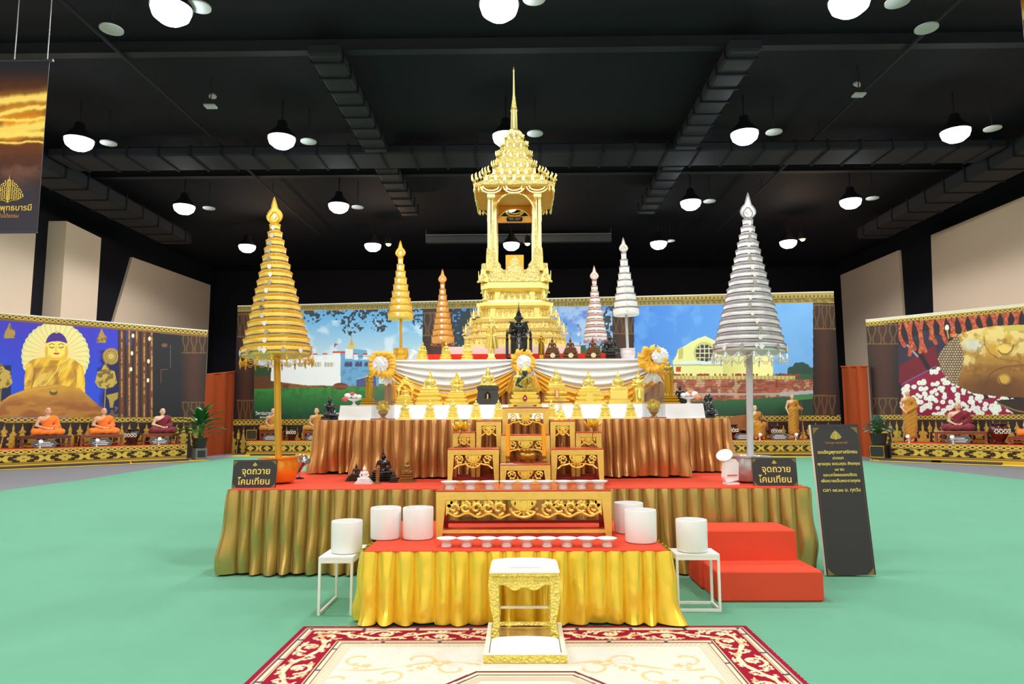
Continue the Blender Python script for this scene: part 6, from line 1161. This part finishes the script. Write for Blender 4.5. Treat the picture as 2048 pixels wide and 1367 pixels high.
def monk_meshes(pose):
    if pose in MONK: return MONK[pose]
    sink = .025
    if pose == 'sit':
        body = TORSO+HEADM+ARMR_LAP+ARML_LAP+LEG+mirror(LEG); rb = TORSO+LEG[:2]+mirror(LEG)[:2]+ARM_UP+[('c', (.345, .04, .33), (.2, -.14, .25), .065, .06)]; lo, hi = (-.66, -.5, -.04), (.66, .34, 1.04); hz = .66; h = .0165
        robe = lambda P: robe_cut(P, rb, sink, .06, .66, .75)
    else:
        dz = 1.5
        hd = [(p[0],)+tuple(shift(p, dz)) for p in HEADM+TORSO]
        if pose == 'chair':
            dz = .62; hd = [(p[0],)+tuple(shift(p, dz)) for p in HEADM+TORSO]; legs = []
            for s in (1, -1): legs += [('c', (s*.13, 0, .72), (s*.24, -.42, .70), .13, .1), ('c', (s*.24, -.42, .68), (s*.17, -.36, .1), .085, .055), ('c', (s*.17, -.34, .05), (s*.19, -.5, .03), .05, .035)]
            aR = [('c', (-.25, .02, 1.2), (-.36, -.02, .95), .07, .055), ('c', (-.36, -.02, .95), (-.22, -.36, .84), .05, .034), ('e', (-.2, -.42, .83), (.045, .06, .03), .02)]+fingers((-.19, -.46, .83), (.2, -1, -.2), (1, .2, 0), (0, 0, 1)); aL = [('c', (.25, .02, 1.2), (.36, -.04, .95), .07, .055), ('c', (.36, -.04, .95), (.16, -.44, .98), .05, .034), ('e', (.13, -.48, .98), (.04, .04, .045), .02)]+fingers((.12, -.5, .98), (-1, -.3, 0), (0, 0, 1), (0, -1, 0))
            rbp = [(p[0],)+tuple(shift(p, dz)) for p in TORSO]+[q for q in legs if q[1][2] > .5]+[('c', (0, -.4, .62), (0, -.38, .2), .2, .2), aL[0], aL[1][:3]+(.07, .06)]; lo, hi = (-.56, -.66, -.03), (.56, .34, 1.66); lz = .66+dz
        else:
            legs = []
            for s in (1, -1): legs += [('c', (s*.12, .03, 1.62), (s*.13, .03, .85), .14, .095), ('c', (s*.13, .03, .85), (s*.12, .05, .1), .085, .05), ('c', (s*.12, .03, .05), (s*.15, -.14, .03), .05, .038)]
            if pose == 'stand_clasp':
                aR = [('c', (-.25, .02, 2.085), (-.35, .04, 1.72), .07, .055), ('c', (-.35, .04, 1.72), (-.1, -.22, 1.5), .05, .034), ('e', (-.04, -.25, 1.47), (.06, .04, .035), .02)]+fingers((0, -.26, 1.46), (1, 0, -.3), (0, 0, 1), (0, -1, 0)); aL = [('c', (.25, .02, 2.085), (.35, .04, 1.72), .07, .055), ('c', (.35, .04, 1.72), (.1, -.2, 1.5), .05, .034), ('e', (.04, -.22, 1.46), (.06, .04, .035), .02)]+fingers((0, -.22, 1.45), (-1, 0, -.3), (0, 0, 1), (0, -1, 0))
            else:
                aR = [('c', (-.25, .02, 2.085), (-.36, .05, 1.72), .07, .055), ('c', (-.36, .05, 1.72), (-.3, -.1, 1.42), .05, .034), ('e', (-.29, -.13, 1.36), (.03, .045, .06), .02)]+fingers((-.28, -.15, 1.31), (0, -.2, -1), (0, 1, 0), (.3, -1, 0)); aL = [('c', (.25, .02, 2.085), (.36, .05, 1.75), .07, .055), ('c', (.36, .05, 1.75), (.42, -.24, 1.66), .05, .034), ('e', (.43, -.29, 1.66), (.035, .04, .045), .02)]+fingers((.43, -.31, 1.66), (-.6, -1, 0), (0, 0, 1), (1, 0, 0))
            rbp = [(p[0],)+tuple(shift(p, dz)) for p in TORSO]+[('c', (0, .03, 1.6), (0, .05, .32), .2, .2), ('c', (.12, .03, 1.5), (.15, .05, .3), .12, .12), ('c', (-.12, .03, 1.5), (-.15, .05, .3), .12, .12), aL[0], aL[1][:3]+(.07, .065), ('c', (.3, .05, 1.8), (.24, .07, .7), .06, .08, .06)]; lo, hi = (-.56, -.46, -.03), (.62, .32, 2.54); lz = .66+dz
        body = hd+legs+aR+aL; robe = lambda P: robe_cut(P, rbp, sink, .06, lz, .75); h = .02; hz = lz
    bm = sculpt('body', lambda P: field(P, body, .035), lo, hi, h); rm = sculpt('robe', robe, lo, (hi[0], hi[1], hz+.3), h)
    MONK[pose] = (bm, rm, hz-.66); return MONK[pose]
def monk(label, p, rz, pose, H, rob, skin, extra=None):
    bm, rm, dz = monk_meshes(pose); top = 1.0+dz; s = H/top; t = thing('person', label, 'person', p, rz)
    b = bm.copy(); b.materials.clear(); b.materials.append(skin); r = rm.copy(); r.materials.clear(); r.materials.append(rob)
    bo = link('body', b, skin, t, scale=(s,)*3); link('robe', r, rob, t, scale=(s,)*3); f = MB()
    for sx in (-1, 1):
        MB().ball((sx*.036, -.113, .878+dz), (.016, .008, .007), 8, 6).build('eye', EYE, bo); MB().tube([(sx*.016, -.122, .903+dz), (sx*.036, -.121, .91+dz), (sx*.058, -.108, .902+dz)], .005, 5).build('eyebrow', EYE, bo)
    MB().ball((0, -.116, .803+dz), (.026, .008, .007), 8, 6).build('mouth', LIP, bo)
    return t, s
WOODR = mat('red_brown_wood', (128, 58, 30), .35, coat=.3); WOODD = mat('dark_brown_wood', (92, 40, 26), .35, coat=.3); PLQ = mat('plaque_charcoal', (60, 58, 62), .5); PLE = mat('plaque_rim', (150, 96, 76), .5); TXW = mat('plaque_text', (225, 225, 225), .6); URN = mat('urn_maroon', (70, 22, 22), .2, coat=.5); URNB = mat('urn_black', (36, 32, 30), .25, coat=.5); PEARL = mat('pearl_inlay', (236, 226, 206), .25); 
PZ = PLATH+.005
def seat_table(label, p, rz, w, d, h, m):
    t = thing('low_table', label, 'table', (p[0], p[1], PZ), rz)
    MB().box(-w/2, w/2, 0, d, h-.05, h, .008).build('table_top', m, t); MB().box(-w/2+.03, w/2-.03, .01, .03, h-.1, h-.05).build('apron', m, t)
    for sx in (-1, 1):
        for y in (.02, d-.09): MB().sq([(.035, .035, 0), (.045, .035, .03), (.03, .03, .06), (.035, .035, h-.05)], (sx*(w/2-.05), y+.035, 0)).build('leg', m, t)
    MB().box(-w/2+.08, w/2-.08, .035, .055, h*.25, h*.25+.035).build('front_stretcher', m, t); MB().box(-w/2+.08, w/2-.08, d-.07, d-.05, h*.25, h*.25+.035).build('rear_stretcher', m, t)
def plaque(label, p, rz):
    t = thing('name_plaque', label, 'plaque', (p[0], p[1], PZ+.008), rz); t.rotation_euler = (-.25, 0, rz); w, h = .36, .24
    MB().prism([(-w, h/2), (-w*.72, 0), (w*.72, 0), (w, h/2), (w*.72, h), (-w*.72, h)], 0, .02).build('board', PLQ, t); MB().tube([(-w, -.003, h/2), (-w*.72, -.003, 0.014), (w*.72, -.003, 0.014), (w, -.003, h/2), (w*.72, -.003, h), (-w*.72, -.003, h)], .007, 5, True).build('rim', PLE, t)
    for i, ww in enumerate((.16, .24, .2)): MB().box(-ww, ww, -.004, -.001, .16-.055*i, .18-.055*i).build('printed_line', TXW, t)
    MB().box(-.1, .1, .02, .1, .02, .032).build('foot', PLQ, t)
def minispot(label, p, rz):
    t = thing('small_spotlight', label, 'spot light', (p[0], p[1], PZ), rz); MB().lathe([(.001, 0), (.045, 0), (.045, .012), (.012, .02), (.012, .14), (.001, .14)], 12).build('stand', WHITE, t, 40); MB().lathe([(.02, -.08), (.04, -.07), (.045, .06), (.06, .1), (.045, .1), (.001, .06)], 14).build('lamp_head', WHITE, t, 40, (0, 0, .17), (-1.1, 0, 0))
def urn(label, p, m, s=1.):
    t = thing('urn', label, 'urn', (p[0], p[1], PZ), 0, None, s); MB().lathe([(.001, 0), (.15, 0), (.16, .03), (.1, .07), (.12, .12), (.22, .28), (.24, .38), (.2, .47), (.17, .5), (.22, .53), (.22, .55), (.16, .55), (.001, .5)], 24).build('urn_body', m, t, 50)
    for k in range(5):
        a = -PI/2+(k-2)*.42
        for q in range(6): b = 2*PI*q/6; MB().ball((.238*math.cos(a)+.04*math.cos(b)*-math.sin(a), .238*math.sin(a)+.04*math.cos(b)*math.cos(a), .34+.05*math.sin(b)), (.018, .018, .022), 6, 4).build('inlay', PEARL, t)
aL, aC, aR = math.atan2(DL[1], DL[0]), math.atan2(DC[1], DC[0]), math.atan2(DR[1], DR[0])
WL = (PL0, DL, NL, aL); WC = (PC0, DC, NC, aC); WR = (PR0, DR, NR, aR)
def at(W, px, off, py=870): return wallpt(W[0], W[1], W[2], off, px, py)
TH = .38
for W, px, w, rob, skin, m, l, tl in ((WL, 93, 1.4, SAF, SKIN, WOODD, 'shaven figure in bright orange robe on a long dark wooden table', 'long dark wooden table under a shaven figure in orange'), (WL, 205, 1.3, SAF, SKIN, WOODR, 'shaven figure in orange robe on a red wooden table beside the black urn', 'red wooden table beside the black urn under an orange robed figure'), (WL, 323, 1.25, MAR, SKIN2, WOODR, 'pale shaven figure in maroon robe on a table beside the leafy plant', 'red wooden table under the pale figure in maroon by the leafy plant'),
                       (WR, 1920, 1.45, MAR, SKIN, WOODR, 'shaven figure in maroon robe on a table below the reclining head picture', 'red wooden table below the reclining head picture under a maroon robed figure')):
    q = at(W, px, .35); seat_table(tl, q, W[3], w, .8, TH, m); q2 = at(W, px, .72); monk(l, P3(q2, PZ+TH+.04), W[3], 'sit', .86, rob, skin)
    pq = at(W, px-3, .1, 880); plaque('small hexagonal plaque before the %s' % tl.split(' under ')[-1].replace('a shaven', 'shaven') if False else 'small hexagonal plaque before the '+l.split(' on a')[0], pq, W[3]); ms = at(W, px-10, .03, 885); 
    o = thing('bowl_stand', 'small dark bowl in the lap of the '+l.split(' on a')[0], 'bowl', P3(at(W, px, .40), PZ+TH)) if False else None
for px, l, w in ((545, 'shaven figure in ochre robe beside the gold umbrella pole', 1.04), (632, 'shaven figure in ochre robe partly behind the bronze skirt', 1.0)):
    q = at(WC, px-3, .3); seat_table('red wooden table under the '+l, q, aC, w, .8, TH, WOODR); q2 = at(WC, px, .7); monk(l, P3(q2, PZ+TH+.04), aC, 'sit', .9, OCH, SKIN)
    plaque('small hexagonal plaque before the '+l, at(WC, px-6, .08, 885), aC)
for W, px, l in ((WL, 80, 'shaven figure in bright orange'), (WL, 193, 'orange robed figure by the black urn'), (WL, 317, 'pale figure in maroon'), (WR, 1907, 'maroon robed figure below the reclining head')): minispot('tiny white spot light before the plaque of the '+l, at(W, px, .03, 890), W[3]+PI)
urn('black pearl inlaid urn between the orange and maroon robed figures', at(WL, 265, .5), URNB); urn('black urn between the two ochre robed figures', at(WC, 584, .5), URNB, .95); urn('maroon pearl inlaid urn half hidden by the bronze skirt', at(WC, 1464, .45), URN, 1.05); urn('maroon pearl inlaid urn between the sitting and the standing ochre robed figure', at(WC, 1551, .42), URN, .95); urn('maroon pearl inlaid urn beside the maroon robed figure below the reclining head', at(WR, 1999, .5), URN, 1.15)
# wooden bench with carved back, figure sitting on it with a dark staff
q = at(WC, 1508, .75); t = thing('carved_bench', 'carved brown wooden bench behind the silver umbrella pole', 'bench', P3(q, PZ), aC); WB = mat('bench_brown', (150, 88, 36), .4, coat=.2); hs = .42
MB().box(-.95, .55, -.02, .5, hs-.07, hs, .01).build('seat', WB, t); MB().prism([(-.95, hs), (-.95, hs+.38), (-.5, hs+.5), (0, hs+.55), (.3, hs+.5), (.55, hs+.36), (.55, hs)], .44, .5).build('carved_back', WB, t)
for sx in (-.93, .47): MB().box(sx, sx+.06, -.02, .5, hs, hs+.3, .008).build('arm_panel', WB, t)
for sx in (-.85, .45):
    for y in (.03, .45): MB().tube([(sx, y, hs-.06), (sx+.06, y, .25), (sx-.03, y, .09), (sx+.05, y, .03)], .028, 6).build('curved_leg', WB, t)
t, s = monk('shaven figure in ochre robe sitting on the bench holding a dark staff', P3(at(WC, 1512, .80), PZ+.03), aC+.15, 'chair', 1.28, OCH, SKIN2)
MB().tube([(.07*s*1, -.56*s, .02), (.1*s, -.53*s, 1.25*s)], .018, 8).build('staff', WOODD, t)
t, s = monk('shaven standing figure in ochre robe with a wooden staff', P3(at(WC, 1588, .45), PZ+.08), aC+.1, 'stand_staff', 1.62, OCH, SKIN)
MB().tube([(.36*s, -.37*s, -.035), (.36*s, -.37*s, 2.05*s)], .018, 8).build('staff', WOODR, t)
b = thing('figure_base', 'low brown base under the standing figure with staff', 'base', P3(at(WC, 1588, .45), PZ), aC); MB().box(-.28, .28, -.22, .22, 0, .038, .005).build('base_board', WOODR, b)
t, s = monk('shaven standing figure in ochre robe with clasped hands by the small plant', P3(at(WR, 1820, .5), PZ+.03), aR-.1, 'stand_clasp', 1.66, OCH, SKIN)
for px, l in ((1500, 'figure sitting on the bench'), (1572, 'standing figure with staff')): plaque('small hexagonal plaque before the '+l, at(WC, px-12, .08, 885), aC); minispot('tiny white spot light before the '+l, at(WC, px+20, .05, 885), aC+PI)
minispot('tiny white spot light before the standing figure with clasped hands', at(WR, 1818, .08, 885), aR+PI)
q = at(WR, 2062, .35); seat_table('lowest red brown table beside the maroon urn, under an orange robed figure', q, aR, 1.2, .8, .24, WOODR); monk('shaven figure in orange robe on the lowest table below the reclining head', P3(at(WR, 2075, .72), PZ+.28), aR, 'sit', .86, SAF, SKIN)
# box on the shrine platform
t = thing('dark_chest', 'small dark framed chest on the platform beside the gold umbrella pole', 'chest', P3(at(WC, 503, .5), PZ), aC); MB().box(-.24, .24, 0, .4, 0, .46, .01).build('chest_body', mat('chest_dark', (58, 50, 36), .5), t); MB().tube([(-.21, -.006, .05), (.21, -.006, .05), (.21, -.006, .42), (-.21, -.006, .42)], .018, 5, True).build('gilt_frame', GOLDB, t)
# ---------------------------------------------------------------- plants
LEAF1 = mat('glossy_leaf', (36, 104, 44), .3, spec=.6); LEAF2 = mat('silvery_leaf', (104, 138, 118), .45, noise=(30, .5)); STEM = mat('stem_green', (70, 110, 50), .6); POTB = mat('pot_black', (30, 30, 32), .4)
def leafmesh(L, W, bend, m): return MB().grid(lambda u, v: ((u-.5)*2*W*math.sin(PI*v**.8)**.8+(0 if v else 0), -bend*v*v*L+.12*W*abs(u-.5)*4, v*L*(1-.15*v*bend)), 4, 7).mesh('leaf', m, True)
def plant(label, p, rz, z0, R, H, n, lm, m, pot=.28):
    t = thing('potted_plant', label, 'plant', P3(p, z0), rz); MB().lathe([(.001, .0), (pot*.75, .0), (pot, pot*1.3), (pot*1.05, pot*1.3), (pot*1.05, pot*1.4), (pot*.9, pot*1.4), (.001, pot*1.25)], 20).build('pot', POTB, t, 40)
    for i in range(n):
        a = i*2.4; el = .12+1.25*((i+.5)/n)**.8; hh = pot*1.3+H*(1-.75*((i+.5)/n))*(.5+.2*random.random()); r = R*.35*((i+.5)/n)
        x, y = r*math.cos(a), r*math.sin(a); MB().tube([(0, 0, pot*1.25), (x*.5, y*.5, (pot*1.25+hh)*.55), (x, y, hh)], .011, 5).build('stem', STEM, t)
        o = link('leaf', lm, m, t); o.matrix_local = Matrix.Translation((x, y, hh)) @ Matrix.Rotation(a+PI/2, 4, 'Z') @ Matrix.Rotation(el, 4, 'X') @ Matrix.Scale(.8+.4*random.random(), 4)
st = MB().box(-.3, .3, -.3, .3, 0, .5, .01).mesh('stand_body', mat('stand_grey', (96, 100, 104), .5))
q = wallpt(PL0, DL, NL, -.12, 399, 900); t = thing('plant_stand', 'grey box stand below the large leafy plant', 'stand', P3(q, 0), aL); MB().box(-.2, .2, -.18, .18, 0, .42, .01).build('stand_body', mat('stand_grey', (96, 100, 104), .5), t); MB().box(-.14, .14, -.186, -.181, .1, .34).build('front_panel', POTB, t)
plant('large leafy green plant beside the orange curtain and blue picture', q, 0, .421, 1.0, 1.25, 26, leafmesh(.6, .15, .45, LEAF1), LEAF1, .26)
q = wallpt(PR0, DR, NR, -.12, 1759, 900); t = thing('plant_stand', 'gilt framed dark stand below the silvery plant', 'stand', P3(q, 0), aR); MB().box(-.24, .24, -.22, .22, .06, .5, .01).build('stand_body', POTB, t); MB().tube([(-.21, -.228, .1), (.21, -.228, .1), (.21, -.228, .46), (-.21, -.228, .46)], .02, 5, True).build('gilt_frame', GOLDB, t)
for sx in (-1, 1):
    for sy in (-1, 1): MB().box(sx*.21-.03, sx*.21+.03, sy*.19-.03, sy*.19+.03, 0, .06).build('foot', GOLDB, t)
plant('small silvery leaved plant below the reclining head picture', q, 0, .501, .85, .7, 60, leafmesh(.24, .09, .5, LEAF2), LEAF2, .27)
